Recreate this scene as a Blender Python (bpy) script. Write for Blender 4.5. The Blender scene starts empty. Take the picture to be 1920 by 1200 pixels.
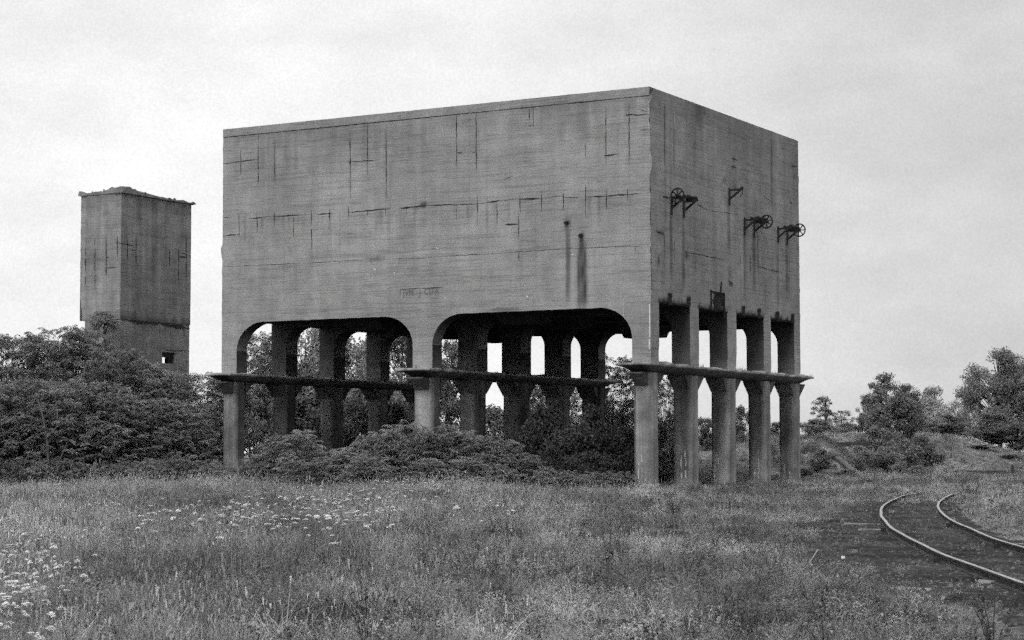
import bpy, math, random
from mathutils import Vector, noise
R = random.Random(7)
sc = bpy.context.scene
COL = sc.collection
pi = math.pi

# ------------------------------------------------------------------ camera
EYE = 1.6
F, PITCH, ROLL = 3737.8, .066018, -.0015596
cam_d = bpy.data.cameras.new('camera'); cam = bpy.data.objects.new('camera', cam_d); COL.objects.link(cam)
cam_d.sensor_width = 36; cam_d.lens = F/1920*36; cam_d.clip_end = 8000; cam_d.clip_start = .5
cam.location = (0, 0, EYE); cam.rotation_mode = 'QUATERNION'
from mathutils import Euler, Quaternion, Matrix
cam.rotation_quaternion = Euler((pi/2+PITCH, 0, 0)).to_quaternion() @ Quaternion((0, 0, 1), ROLL)
sc.camera = cam

# tower frame: u runs along the long side away from the near corner, v along the short side
X0, Y0, YAW = 6.0668, 86.861, .5149
U = (-math.cos(YAW), math.sin(YAW)); V = (math.sin(YAW), math.cos(YAW))
# measuring helpers: a line of sight of the survey photograph met with a real surface
def ray(px, py):
    a, b = px-960, py-600; cr, sr = math.cos(ROLL), math.sin(ROLL)
    x, v = (a*cr+b*sr)/F, -(-a*sr+b*cr)/F
    cp, sp = math.cos(PITCH), math.sin(PITCH)
    return (x, cp-v*sp, sp+v*cp)
BU = X0*U[0]+Y0*U[1]; BV = X0*V[0]+Y0*V[1]
def fl(px, py, v0=0):
    d = ray(px, py); t = (BV+v0)/(d[0]*V[0]+d[1]*V[1])
    return (t*(d[0]*U[0]+d[1]*U[1])-BU, EYE+t*d[2])
def fr(px, py, u0=0):
    d = ray(px, py); t = (BU+u0)/(d[0]*U[0]+d[1]*U[1])
    return (t*(d[0]*V[0]+d[1]*V[1])-BV, EYE+t*d[2])
def gr(px, py, z=0):
    d = ray(px, py); t = (z-EYE)/d[2]; return (t*d[0], t*d[1])
def at(px, py, D):
    d = ray(px, py); t = D/d[1]; return (t*d[0], D, EYE+t*d[2])

def N(x, y, z=0.0): return noise.noise(Vector((x, y, z)))
def sm(a, b, x):
    t = max(0, min(1, (x-a)/(b-a))); return t*t*(3-2*t)

# ------------------------------------------------------------------ materials
def mat(name):
    m = bpy.data.materials.new(name); m.use_nodes = True
    nt = m.node_tree; nt.nodes.clear()
    return m, nt
class G:
    """small node-graph helper"""
    def __init__(s, nt): s.nt = nt
    def n(s, t, **k):
        nd = s.nt.nodes.new(t)
        for a, b in k.items(): setattr(nd, a, b)
        return nd
    def l(s, a, b): s.nt.links.new(a, b)
    def val(s, sock, x):
        if isinstance(x, (int, float)): sock.default_value = x
        elif isinstance(x, tuple): sock.default_value = x
        else: s.l(x, sock)
    def m(s, op, a, b=0.0, c=None, clamp=False):
        nd = s.n('ShaderNodeMath', operation=op, use_clamp=clamp)
        s.val(nd.inputs[0], a); s.val(nd.inputs[1], b)
        if c is not None: s.val(nd.inputs[2], c)
        return nd.outputs[0]
    def noise(s, co, scale, detail=3, rough=.55, sc3=None):
        if sc3:
            mp = s.n('ShaderNodeMapping'); s.l(co, mp.inputs[0]); mp.inputs['Scale'].default_value = sc3; co = mp.outputs[0]
        nd = s.n('ShaderNodeTexNoise'); s.l(co, nd.inputs['Vector'])
        nd.inputs['Scale'].default_value = scale; nd.inputs['Detail'].default_value = detail; nd.inputs['Roughness'].default_value = rough
        return nd.outputs['Fac']
    def ramp(s, x, a, b, lo=0., hi=1.):
        nd = s.n('ShaderNodeMapRange', interpolation_type='SMOOTHSTEP'); s.val(nd.inputs[0], x)
        for i, v in enumerate((a, b, lo, hi)): nd.inputs[i+1].default_value = v
        return nd.outputs[0]
    def grey(s, x):
        nd = s.n('ShaderNodeCombineColor'); 
        for i in range(3): s.val(nd.inputs[i], x)
        return nd.outputs[0]

def concrete(name, base, contrast=1., bd=.24, vs=.13):
    m, nt = mat(name); g = G(nt)
    co = g.n('ShaderNodeTexCoord').outputs['Object']
    big = g.ramp(g.noise(co, .22, 4, .6), .3, .7, 1-.17*contrast, 1+.14*contrast)
    med = g.ramp(g.noise(co, 1.3, 4, .6), .3, .7, 1-.10*contrast, 1+.10*contrast)
    streak = g.ramp(g.noise(co, 1.0, 4, .65, (1.9, 1.9, .075)), .30, .72, 1-vs*contrast, 1+.6*vs*contrast)
    st2 = g.ramp(g.noise(co, 1.0, 2, .5, (5.5, 5.5, .12)), .60, .76, 1, 1-.13*contrast)
    lime = g.ramp(g.noise(co, 1.0, 3, .6, (4.2, 4.2, .22)), .66, .78, 0, .35*contrast)
    bl = g.noise(co, 1.0, 2, .5, (.16, .16, 7.5))
    board = g.ramp(g.m('ABSOLUTE', g.m('SUBTRACT', bl, .5)), 0, .035, 1-bd, 1)
    bl2 = g.ramp(g.noise(co, 1.0, 1, .5, (.12, .12, 3.1)), .35, .65, .975, 1.02)
    spk = g.ramp(g.noise(co, 17, 3, .7), .25, .75, 1-.21, 1+.21)
    at_ = g.n('ShaderNodeAttribute', attribute_name='stain').outputs['Fac']  # carries real stains and painted shade together
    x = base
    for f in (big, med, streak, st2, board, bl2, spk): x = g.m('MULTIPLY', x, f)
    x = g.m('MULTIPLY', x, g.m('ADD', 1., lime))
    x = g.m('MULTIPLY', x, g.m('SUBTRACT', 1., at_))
    x = g.m('MAXIMUM', x, .008)
    b = g.n('ShaderNodeBsdfPrincipled'); g.l(g.grey(x), b.inputs['Base Color']); b.inputs['Roughness'].default_value = .92
    b.inputs['Specular IOR Level'].default_value = .15
    bp = g.n('ShaderNodeBump'); bp.inputs['Strength'].default_value = .55; bp.inputs['Distance'].default_value = .03
    h = g.m('ADD', g.m('MULTIPLY', board, .6), g.noise(co, 9, 4, .7)); g.l(h, bp.inputs['Height']); g.l(bp.outputs[0], b.inputs['Normal'])
    g.l(b.outputs[0], g.n('ShaderNodeOutputMaterial').inputs[0])
    return m
def plain(name, v, var=.3, scale=6, rough=.85, metal=0., spec=.2, sc3=None, bump=0.):
    m, nt = mat(name); g = G(nt)
    co = g.n('ShaderNodeTexCoord').outputs['Object']
    nz = g.noise(co, scale, 4, .65, sc3)
    x = g.m('MULTIPLY', v, g.ramp(nz, .25, .75, 1-var, 1+var))
    b = g.n('ShaderNodeBsdfPrincipled'); g.l(g.grey(x), b.inputs['Base Color'])
    b.inputs['Roughness'].default_value = rough; b.inputs['Metallic'].default_value = metal; b.inputs['Specular IOR Level'].default_value = spec
    if bump:
        bp = g.n('ShaderNodeBump'); bp.inputs['Strength'].default_value = bump; bp.inputs['Distance'].default_value = .03
        g.l(nz, bp.inputs['Height']); g.l(bp.outputs[0], b.inputs['Normal'])
    g.l(b.outputs[0], g.n('ShaderNodeOutputMaterial').inputs[0])
    return m
def leafmat(name, v, trans=.25, var=.45, gloss=.0):
    """leaf: light and dark leaves by a random number that each leaf carries"""
    m, nt = mat(name); g = G(nt)
    at_ = g.n('ShaderNodeAttribute', attribute_name='shade').outputs['Fac']
    rnd = g.n('ShaderNodeObjectInfo').outputs['Random']
    x = g.m('MULTIPLY', v, g.ramp(at_, 0, 1, 1-var, 1+var))
    x = g.m('MULTIPLY', x, g.ramp(rnd, 0, 1, .82, 1.2))
    c = g.grey(x)
    d = g.n('ShaderNodeBsdfPrincipled'); g.l(c, d.inputs['Base Color']); d.inputs['Roughness'].default_value = .55; d.inputs['Specular IOR Level'].default_value = .3+gloss
    t = g.n('ShaderNodeBsdfTranslucent'); g.l(c, t.inputs[0])
    mx = g.n('ShaderNodeMixShader'); mx.inputs[0].default_value = trans
    g.l(d.outputs[0], mx.inputs[1]); g.l(t.outputs[0], mx.inputs[2])
    g.l(mx.outputs[0], g.n('ShaderNodeOutputMaterial').inputs[0])
    return m
def grassmat(name, v, var):
    m, nt = mat(name); g = G(nt)
    rnd = g.n('ShaderNodeObjectInfo').outputs['Random']
    pos = g.n('ShaderNodeNewGeometry').outputs['Position']
    pat = g.m('MULTIPLY', g.ramp(g.noise(pos, .16, 4, .6, (1, .55, 1)), .36, .64, .62, 1.35), g.ramp(g.noise(pos, .8, 3, .6, (1, .5, 1)), .36, .64, .68, 1.3))
    at_ = g.n('ShaderNodeAttribute', attribute_name='shade').outputs['Fac']
    x = g.m('MULTIPLY', v, g.ramp(rnd, 0, 1, 1-var, 1+var)); x = g.m('MULTIPLY', x, pat)
    x = g.m('MULTIPLY', x, g.ramp(at_, 0, 1, .68, 1.32))
    c = g.grey(x)
    d = g.n('ShaderNodeBsdfDiffuse'); g.l(c, d.inputs[0]); t = g.n('ShaderNodeBsdfTranslucent'); g.l(c, t.inputs[0])
    mx = g.n('ShaderNodeMixShader'); mx.inputs[0].default_value = .25
    g.l(d.outputs[0], mx.inputs[1]); g.l(t.outputs[0], mx.inputs[2])
    g.l(mx.outputs[0], g.n('ShaderNodeOutputMaterial').inputs[0])
    return m

M_CON = concrete('weathered_concrete', .325, 1., .27, .07)
M_PIER = concrete('pier_concrete', .335, 1.7, .10, .24)
M_CON2 = concrete('old_tower_concrete', .30, 1.4, .26, .15)
M_BLACK = plain('near_black_concrete', .02, .5, 3)  # near-black colour; on the bin floor and spouts it paints in deep shade
M_CRACK = plain('rust_crack', .035, .6, 8)
M_IRON = plain('rusted_iron', .022, .5, 20, .75)
M_LIME = plain('limewash_streak', .72, .2, 5)
M_LIMED = plain('dull_lime', .5, .45, 6)
M_FOOT = plain('pale_footing', .62, .25, 6)
M_RAIL = plain('worn_rail_head', .42, .35, 5, .5, .3, .4)
M_RAILS = plain('rusty_rail_side', .05, .5, 9)
M_TIE = plain('weathered_timber', .055, .55, 1, .9, sc3=(2.5, 18, 18), bump=.6)
M_WOOD = plain('bleached_wood', .38, .35, 5)
M_PAPER = plain('white_scrap', .8, .1, 6)
M_CINDER = None
M_SUMAC = leafmat('sumac_leaf', .25, .25, .6)
M_SUMAC2 = leafmat('sumac_leaf_pale', .27, .28, .55)
M_TREE = leafmat('tree_leaf', .19, .25, .5)
M_TREE2 = leafmat('tree_leaf_pale', .36, .25, .4)
M_TREEF = leafmat('distant_tree_leaf', .25, .28, .4)  # paled so that distance haze is put into the leaf colour
M_SHADE = leafmat('shaded_bush_leaf', .075, .15, .5)  # darker copy of the leaf; the tower's shade is put into its colour
M_BARK = plain('bark', .075, .4, 9)
M_BARKP = plain('pale_bark', .12, .3, 9)
M_GRASS = grassmat('meadow_grass', .34, .32)
M_DRY = grassmat('dry_grass', .36, .25)
M_WEED = leafmat('weed_leaf', .09, .2, .4)
M_PETAL = leafmat('white_petal', .92, .3, .08)
M_STEM = plain('green_stem', .24, .3, 9)

# ------------------------------------------------------------------ mesh helpers
class MB:
    def __init__(s): s.v = []; s.f = []; s.mi = []; s.a = {}
    def add(s, vs, fs, mi=0, **attr):
        o = len(s.v); s.v.extend(vs)
        for f in fs: s.f.append(tuple(o+i for i in f)); s.mi.append(mi)
        for k, val in attr.items():
            L = s.a.setdefault(k, []); L.extend([0.]*(o-len(L)))
            L.extend([val]*len(vs) if isinstance(val, (int, float)) else val)
        return o
    def box(s, x0, x1, y0, y1, z0, z1, mi=0, **k):
        s.add([(x0,y0,z0),(x1,y0,z0),(x1,y1,z0),(x0,y1,z0),(x0,y0,z1),(x1,y0,z1),(x1,y1,z1),(x0,y1,z1)],
              [(0,3,2,1),(4,5,6,7),(0,1,5,4),(1,2,6,5),(2,3,7,6),(3,0,4,7)], mi, **k)
    def bar(s, a, b, w, h=None, mi=0):
        """rectangular bar from a to b"""
        h = h or w; a = Vector(a); b = Vector(b); d = (b-a).normalized()
        up = Vector((0,0,1)) if abs(d.z) < .95 else Vector((0,1,0))
        r = d.cross(up).normalized(); q = r.cross(d)
        vs = [tuple(p+r*i*w/2+q*j*h/2) for p in (a, b) for i, j in ((-1,-1),(1,-1),(1,1),(-1,1))]
        s.add(vs, [(0,1,2,3),(7,6,5,4),(0,4,5,1),(1,5,6,2),(2,6,7,3),(3,7,4,0)], mi)
    def tube(s, pts, rad, n=6, mi=0):
        """tapering tube through pts with radii rad"""
        rings = []
        for i, p in enumerate(pts):
            p = Vector(p); d = (Vector(pts[min(i+1, len(pts)-1)])-Vector(pts[max(i-1, 0)])).normalized()
            up = Vector((0,0,1)) if abs(d.z) < .9 else Vector((1,0,0))
            r = d.cross(up).normalized(); q = r.cross(d)
            rr = rad if isinstance(rad, (int, float)) else rad[i]
            rings += [tuple(p+(r*math.cos(2*pi*k/n)+q*math.sin(2*pi*k/n))*rr) for k in range(n)]
        fs = []
        for i in range(len(pts)-1):
            for k in range(n):
                a = i*n+k; b = i*n+(k+1) % n; fs.append((a, b, b+n, a+n))
        fs.append(tuple(range(n))[::-1]); fs.append(tuple((len(pts)-1)*n+k for k in range(n)))
        s.add(rings, fs, mi)
    def prism(s, poly, axis, a, b, mi=0):
        """poly of (p,q) extruded along axis 'x' or 'y' between a and b; p = other horizontal axis, q = z"""
        n = len(poly)
        def pt(p, q, t): return (t, p, q) if axis == 'x' else (p, t, q)
        vs = [pt(p, q, a) for p, q in poly]+[pt(p, q, b) for p, q in poly]
        fs = [tuple(range(n)), tuple(range(2*n-1, n-1, -1))]+[(i, i+n, (i+1) % n+n, (i+1) % n) for i in range(n)]
        s.add(vs, fs, mi)
    def mesh(s, name, mats, smooth=False, fix=False):
        me = bpy.data.meshes.new(name); me.from_pydata(s.v, [], s.f)
        for m in (mats if isinstance(mats, (list, tuple)) else [mats]): me.materials.append(m)
        if any(s.mi): me.polygons.foreach_set('material_index', s.mi)
        for k, L in s.a.items():
            L.extend([0.]*(len(s.v)-len(L)))
            at_ = me.attributes.new(k, 'FLOAT', 'POINT'); at_.data.foreach_set('value', L)
        if smooth: me.polygons.foreach_set('use_smooth', [True]*len(me.polygons))
        if fix:
            import bmesh
            bm = bmesh.new(); bm.from_mesh(me); bmesh.ops.recalc_face_normals(bm, faces=bm.faces); bm.to_mesh(me); bm.free()
        me.update(); return me
    def build(s, name, mats, parent=None, smooth=False, fix=False):
        return link(name, s.mesh(name, mats, smooth, fix), parent)
def link(name, me, parent=None):
    o = bpy.data.objects.new(name, me); COL.objects.link(o)
    if parent: o.parent = parent
    return o
def tag(o, label=None, cat=None, group=None, kind=None):
    for k, v in (('label', label), ('category', cat), ('group', group), ('kind', kind)):
        if v: o[k] = v
    return o
def empty(name, loc, rz=0.):
    o = bpy.data.objects.new(name, None); COL.objects.link(o); o.location = loc; o.rotation_euler = (0,0,rz); o.empty_display_size = .3
    return o

# ------------------------------------------------------------------ terrain
def rail_x(y):
    t = y-22; return 5.66+.061*t+.00235*t*t
def mid_x(y): return rail_x(y)+.7175*math.sqrt(1+(.061+.0047*(y-22))**2)
def bank(x, y):
    toe = 116+26*sm(19, 27, x); 
    H = 2.35*sm(6, 15, x)+.45*sm(22, 28, x)
    H *= 1-.68*sm(33.5, 43, x)
    k = sm(toe, toe+15, y)
    b = H*k
    b *= 1+.12*N(x*.12, y*.12, 3)
    return b
def hgt(x, y):
    z = .07*N(x*.13, y*.13, 1)+.03*N(x*.6, y*.6, 2)
    dm = abs(x-mid_x(y)) if y < 90 else 9
    z *= sm(1.3, 3.2, dm)
    z -= .10*sm(4.5, 1.6, dm)*0
    dx, dy = x-X0, y-Y0
    return z+bank(x, y)

def axis_vals(lo, hi, step_fn):
    out = [lo]
    while out[-1] < hi: out.append(out[-1]+step_fn(out[-1]))
    return out
ys = axis_vals(-30, 3000, lambda y: 1.0 if y < 100 and y > 5 else (1.6 if 5 < y < 200 else (5 if y < 260 and y > -40 and y >= 200 else (6 if y <= 5 else y*.25))))
xs_pos = axis_vals(0, 2600, lambda x: 1.1 if x < 46 else (4 if x < 80 else x*.35))
xs = [-x for x in xs_pos[:0:-1]]+xs_pos
g_ = MB(); nx = len(xs)
g_.add([(x, y, hgt(x, y)) for y in ys for x in xs], [(j*nx+i, j*nx+i+1, (j+1)*nx+i+1, (j+1)*nx+i) for j in range(len(ys)-1) for i in range(nx-1)])
def groundmat():
    m, nt = mat('meadow_soil'); g = G(nt)
    pos = g.n('ShaderNodeNewGeometry').outputs['Position']
    a = g.ramp(g.noise(pos, .16, 4, .6, (1, .55, 1)), .33, .68, .6, 1.3)
    b = g.ramp(g.noise(pos, 5, 5, .7), .3, .7, .55, 1.35)
    c = g.ramp(g.noise(pos, 30, 3, .7), .3, .7, .7, 1.3)
    x = g.m('MULTIPLY', g.m('MULTIPLY', g.m('MULTIPLY', .22, a), b), c)
    bs = g.n('ShaderNodeBsdfDiffuse'); g.l(g.grey(x), bs.inputs[0])
    bp = g.n('ShaderNodeBump'); bp.inputs['Strength'].default_value = .8; bp.inputs['Distance'].default_value = .06
    g.l(g.noise(pos, 14, 4, .7), bp.inputs['Height']); g.l(bp.outputs[0], bs.inputs['Normal'])
    g.l(bs.outputs[0], g.n('ShaderNodeOutputMaterial').inputs[0]); return m
def cindermat(name, v):
    m, nt = mat(name); g = G(nt)
    pos = g.n('ShaderNodeNewGeometry').outputs['Position']
    a = g.ramp(g.noise(pos, .9, 4, .6, (1, .6, 1)), .3, .7, .55, 1.5)
    b = g.ramp(g.noise(pos, 9, 5, .75), .3, .7, .45, 1.6)
    fleck = g.ramp(g.noise(pos, 26, 2, .6), .68, .74, 0, .10)
    x = g.m('ADD', g.m('MULTIPLY', g.m('MULTIPLY', v, a), b), g.m('MULTIPLY', fleck, 1.))
    bs = g.n('ShaderNodeBsdfDiffuse'); g.l(g.grey(x), bs.inputs[0])
    bp = g.n('ShaderNodeBump'); bp.inputs['Strength'].default_value = 1.; bp.inputs['Distance'].default_value = .05
    g.l(g.noise(pos, 18, 4, .7), bp.inputs['Height']); g.l(bp.outputs[0], bs.inputs['Normal'])
    g.l(bs.outputs[0], g.n('ShaderNodeOutputMaterial').inputs[0]); return m
M_GROUND = groundmat(); M_CINDER = cindermat('cinder_ballast', .072); M_PATH = cindermat('cinder_track', .07); M_SAND = cindermat('pale_sand', .25)
tag(g_.build('ground', M_GROUND, smooth=True), kind='structure')

# cinder bed under the track: ragged strip
def bed_edges(y):
    m = mid_x(y)
    L = m-1.6-1.5*sm(20, 30, y)*(1-.6*sm(38, 50, y))+.7*N(y*.35, 5)+.5*N(y*1.3, 6)
    r = m+1.45+.3*N(y*.5, 8)+.2*N(y*1.7, 9)
    return L, r
mb = MB(); rows = []; K = 16
yy = [8+.5*i for i in range(125)]
for y in yy:
    L, r = bed_edges(y)
    for k in range(K+1):
        x = L+(r-L)*k/K; e = min(k, K-k)/K
        mb.v.append((x, y, hgt(x, y)+(-.03 if k in (0, K) else .02+.012*N(x*3, y*3, 4))))
for j in range(len(yy)-1):
    for k in range(K): a = j*(K+1)+k; mb.f.append((a, a+1, a+K+2, a+K+1)); mb.mi.append(0)
tag(mb.build('track_bed', M_CINDER, smooth=True), kind='structure')
# dark cinder road that passes the far end of the tower
mb = MB(); n = 44
road_c = []
for i in range(n+1):
    t = i/n; x = 6.5+44*t; y = 87-6*sm(0, .25, t)*0+9*t+4*math.sin(t*3)*.6
    road_c.append((x, y))
    for k in range(7):
        q = (k/6-.5)*(3.4+1.2*N(x*.3, 3))
        yy_ = y+q
        mb.v.append((x, yy_, hgt(x, yy_)+(-.03 if k in (0, 6) else .03)))
for i in range(n):
    for k in range(6): a = i*7+k; mb.f.append((a, a+7, a+8, a+1)); mb.mi.append(0)
tag(mb.build('cinder_road', M_PATH, smooth=True), kind='structure')
# worn places where the turf has broken to dark soil, and one patch of pale sand
def patch(name, px, py, wpx, depth, m):
    x0_, y0_ = gr(px, py); w_ = wpx*y0_/F; b = MB(); ring = 26; vs = [(x0_, y0_, hgt(x0_, y0_)+.028)]
    for q, zz in ((.6, .026), (1., -.03)):
        for k in range(ring):
            a = 2*pi*k/ring; rr = q*(1+.55*N(math.cos(a)*1.7, math.sin(a)*1.7, px*.1))
            x, y = x0_+math.cos(a)*w_*.5*rr, y0_+math.sin(a)*depth*.5*rr; vs.append((x, y, hgt(x, y)+zz))
    fs = [(0, 1+k, 1+(k+1) % ring) for k in range(ring)]+[(1+k, 1+ring+k, 1+ring+(k+1) % ring, 1+(k+1) % ring) for k in range(ring)]
    b.add(vs, fs); PATCH.append((x0_, y0_, w_*.5, depth*.5, .93 if m is not M_SAND else .8))
    return tag(b.build(name, m, smooth=True), kind='structure')
PATCH = []
for px, py, wpx, dep in ((640, 1063, 230, .9), (1000, 1146, 170, .5), (1285, 1088, 190, .9), (1385, 1112, 150, .6), (1340, 944, 120, 3.), (1150, 1178, 190, .35), (560, 1060, 90, .8), (1480, 1130, 120, .5), (830, 1085, 160, .7), (1250, 1000, 110, 1.6), (1560, 1180, 140, .4), (930, 1180, 150, .3), (1120, 1010, 90, 1.2)):
    patch('bare_soil', px, py, wpx, dep*3.2, M_CINDER)
patch('sand_patch', 1385, 986, 80, 6, M_SAND)
# dark cinder sheet added under the tower to cut the bounced light
mb = MB(); nu, nv = 40, 32
for j in range(nv+1):
    for i in range(nu+1):
        u = -1.2+26*i/nu; v = .6+19*j/nv; x, y = X0+U[0]*u+V[0]*v, Y0+U[1]*u+V[1]*v
        e = i in (0, nu) or j in (0, nv)
        mb.v.append((x, y, hgt(x, y)+(-.05 if e else .03)))
for j in range(nv):
    for i in range(nu): a = j*(nu+1)+i; mb.f.append((a, a+nu+1, a+nu+2, a+1)); mb.mi.append(0)
tag(mb.build('added_cinder_sheet', M_PATH, smooth=True), kind='structure')
def in_yard(x, y):
    u = (x-X0)*U[0]+(y-Y0)*U[1]; v = (x-X0)*V[0]+(y-Y0)*V[1]
    return -.6 < u < 24 and .9 < v < 18.6
def on_road(x, y):
    if not 6.5 < x < 50: return False
    t = (x-6.5)/44; yc = 87+9*t+2.4*math.sin(t*3)
    return abs(y-yc) < 1.35

# ------------------------------------------------------------------ the coaling tower
ZT, LEN, WID = 17.63, 23.46, 17.76
ZS, ZC, ZB, ZCOP = 6.56, 7.96, 8.15, 17.24
PU = [(0, .92), (11.22, 12.30), (22.54, LEN)]
PV = [(0, .83), (4.11, 5.09), (8.37, 9.46), (12.86, 13.79), (16.93, WID)]
tower = empty('coaling_tower', (X0, Y0, 0), -YAW)
tag(tower, 'huge abandoned concrete coaling tower on rows of piers beside the curved track', 'tower')
# local frame: x = -u, y = v

# rust stains with shapes of their own, measured on the two walls
ST_L = []   # (u, z_top, z_bottom, width, strength, spread)
def stl(px, y0, y1, w, s, grow=0.):
    u, z1 = fl(px, y0); _, z0 = fl(px, y1); ST_L.append((u, z1, z0, w, s, grow))
stl(1064, 428, 560, .12, .78); stl(1091, 446, 578, .15, .92, .12); stl(1116, 466, 530, .06, .25)
stl(1062, 410, 424, .13, .75); stl(893, 215, 330, .12, .2); stl(515, 262, 350, .1, .2); stl(556, 260, 330, .12, .25); stl(724, 233, 370, .12, .2)
stl(657, 300, 360, .1, .22); stl(856, 300, 330, .1, .2); stl(584, 465, 500, .12, .25); stl(975, 450, 510, .12, .2)
for k in range(30):   # rust weeping from the long mid crack
    x = R.uniform(430, 1200); y = 407-45*(x-440)/760; stl(x, y+2, y+R.uniform(14, 60), R.uniform(.04, .09), R.uniform(.15, .42))
for k in range(34):   # and from the joint under the coping
    x = R.uniform(424, 1212); y = 257-78*(x-419)/799; stl(x, y+2, y+R.uniform(15, 90), R.uniform(.05, .2), R.uniform(.08, .24))
ST_R = []
def str_(px, y0, y1, w, s, grow=0.):
    v, z1 = fr(px, y0); _, z0 = fr(px, y1); ST_R.append((v, z1, z0, w, s, grow))
str_(1258, 395, 520, .17, .58); str_(1281, 402, 540, .17, .66); str_(1366, 372, 470, .16, .55); str_(1395, 428, 560, .16, .55); str_(1413, 436, 540, .2, .66)
str_(1458, 446, 580, .16, .58); str_(1475, 450, 560, .2, .58); str_(1447, 262, 385, .2, .34); str_(1310, 195, 235, .45, .5); str_(1298, 205, 260, .3, .2); str_(1407, 480, 520, .12, .45)
str_(1303, 230, 330, .35, .16); str_(1246, 196, 420, .12, .28); str_(1263, 212, 330, .1, .3); str_(1300, 400, 560, .25, .16); str_(1340, 400, 540, .3, .14); str_(1421, 430, 520, .12, .34); str_(1435, 520, 590, .22, .22); str_(1390, 520, 590, .2, .25)
BLOB_L = [(*fl(794, 384), .26, .20, .75), (*fl(705, 486), .75, .09, .5), (*fl(690, 486), .3, .07, .3), (*fl(780, 390), .5, .08, .4), (*fl(1066, 418), .16, .2, .7), (*fl(940, 581), .9, .12, .45), (*fl(1090, 442), .12, .16, .8)]
BLOB_R = [(*fr(1372, 340), .7, .7, .16), (*fr(1375, 300), .3, .12, .5), (*fr(1375, 313), .3, .1, .5), (*fr(1358, 338), .3, .2, .45), (*fr(1378, 350), .3, .1, .4), (*fr(1316, 204), .6, .5, .35), (*fr(1370, 532), .3, .12, .8), (*fr(1288, 478), .3, .25, .5),
          (*fr(1240, 437), .5, .1, .5), (*fr(1235, 490), .2, .3, .5), (*fr(1490, 330), .3, .2, .4), (*fr(1488, 312), .4, .1, .3)]
def stain(p, z, ST, BL, seed):
    s = 0.
    for (q, z1, z0, w, a, gw) in ST:
        if z0-.5 < z < z1+.1:
            t = max(0., (z1-z)/max(.1, z1-z0)); ww = w*(1+.25*N(z*1.5, q))+gw*min(1, t*3)
            d = abs(p-q-.03*N(z*.8, q*3))
            if d < 2*ww:
                e = sm(z0-.5, z0+.6, z)*(1-sm(z1-.08, z1+.1, z))
                s = max(s, a*e*(1-sm(ww*.5, ww*1.3, d))*(.75+.4*N(p*6, z*1.3, seed)))
    for (q, zz, a, b, k) in BL:
        r = math.hypot((p-q)/a, (z-zz)/b)*(1+.5*N(p*5, z*5, seed))
        if r < 1.3: s = max(s, k*(1-sm(.45, 1.15, r)))
    if seed == 5.: s = 1-(1-s)*(1-.26*max(0, N(p*1.6, z*.05, 61)+.06)-.2*max(0, N(p*4.5, z*.11, 77)))
    if seed == 5. and z < ZB+1.2 and any(PV[i][1]-.1 < p < PV[i+1][0]+.1 for i in range(4)): s = max(s, .85*(1-sm(ZB+.02, ZB+.34, z-.30*N(p*2.6, 3)-.16*N(p*7, z*3))))
    # dark weathering creeping down from the rim
    top = sm(ZT-3.2, ZT, z+1.3*N(p*.55, 2, seed)+.8*N(p*2.2, 7, seed))
    s = 1-(1-s)*(1-.20*top)
    return s
def arch(u, r=1.62, rz=None):
    rz = rz or ZC-ZS
    for i in range(2):
        a, b = PU[i][1], PU[i+1][0]
        if a <= u <= b:
            e = min(u-a, b-u)
            if e >= r: return ZC
            if e < .004: return ZS
            return ZC-rz+rz*math.sqrt(max(0, 1-(1-e/r)**2))
    return ZS
def arch_us(step):
    us = [0.]
    for i in range(3):
        us += [PU[i][0], PU[i][1]]
    for i in range(2):
        a, b = PU[i][1], PU[i+1][0]
        for k in range(13):
            e = 1.62*(1-math.cos(k/12*pi/2)); us += [a+e, b-e, a+.0045+.9*(1-math.cos(k/12*pi/2)), b-.0045-.9*(1-math.cos(k/12*pi/2))]
    k = 0.
    while k < LEN: us.append(k); k += step
    us = sorted(us); out = [us[0]]
    for x in us[1:]:
        if x-out[-1] > .004: out.append(x)
    out[-1] = LEN
    return out
def chip(a, b, k=1.): return k*(.045*N(a*1.7, b, 3)+.035*N(a*5, b, 5)-.4*max(0, N(a*.9, b, 8)-.25))

def bay_shade(i, r, f, z):  # shade inside the bays, painted as darkening by face and height
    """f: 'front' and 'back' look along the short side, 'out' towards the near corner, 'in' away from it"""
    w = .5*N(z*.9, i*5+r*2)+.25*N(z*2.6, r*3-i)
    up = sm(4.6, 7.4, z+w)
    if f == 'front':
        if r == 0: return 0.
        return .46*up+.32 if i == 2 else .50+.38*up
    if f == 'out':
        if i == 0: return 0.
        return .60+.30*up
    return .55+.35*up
# bin: the big box above the openings; its two seen walls are fine sheets that carry the stains
b = MB(); STEP = .115
us = [i*LEN/204 for i in range(205)]; zs = [ZB+(ZCOP-ZB)*i/80 for i in range(81)]
def wall(ps, zs, place, ST, BL, seed, top=None):
    n = len(ps); vs = []; st = []
    for z in zs:
        for p in ps: vs.append(place(p, z)); st.append(stain(p, z, ST, BL, seed))
    b.add(vs, [(j*n+i, j*n+i+1, (j+1)*n+i+1, (j+1)*n+i) for j in range(len(zs)-1) for i in range(n-1)], stain=st)
def pl_left(u, z):
    e = 1 if u in (us[0], us[-1]) else 0
    return (-u-(chip(z, 1.3+u) if e else 0)*(1 if u > 5 else -1)*-1, 0., z)
wall(us[::-1], zs, pl_left, ST_L, BLOB_L, 1.)
vs_ = [i*WID/156 for i in range(157)]; zs2 = [ZB+(ZT-ZB)*i/84 for i in range(85)]
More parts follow.
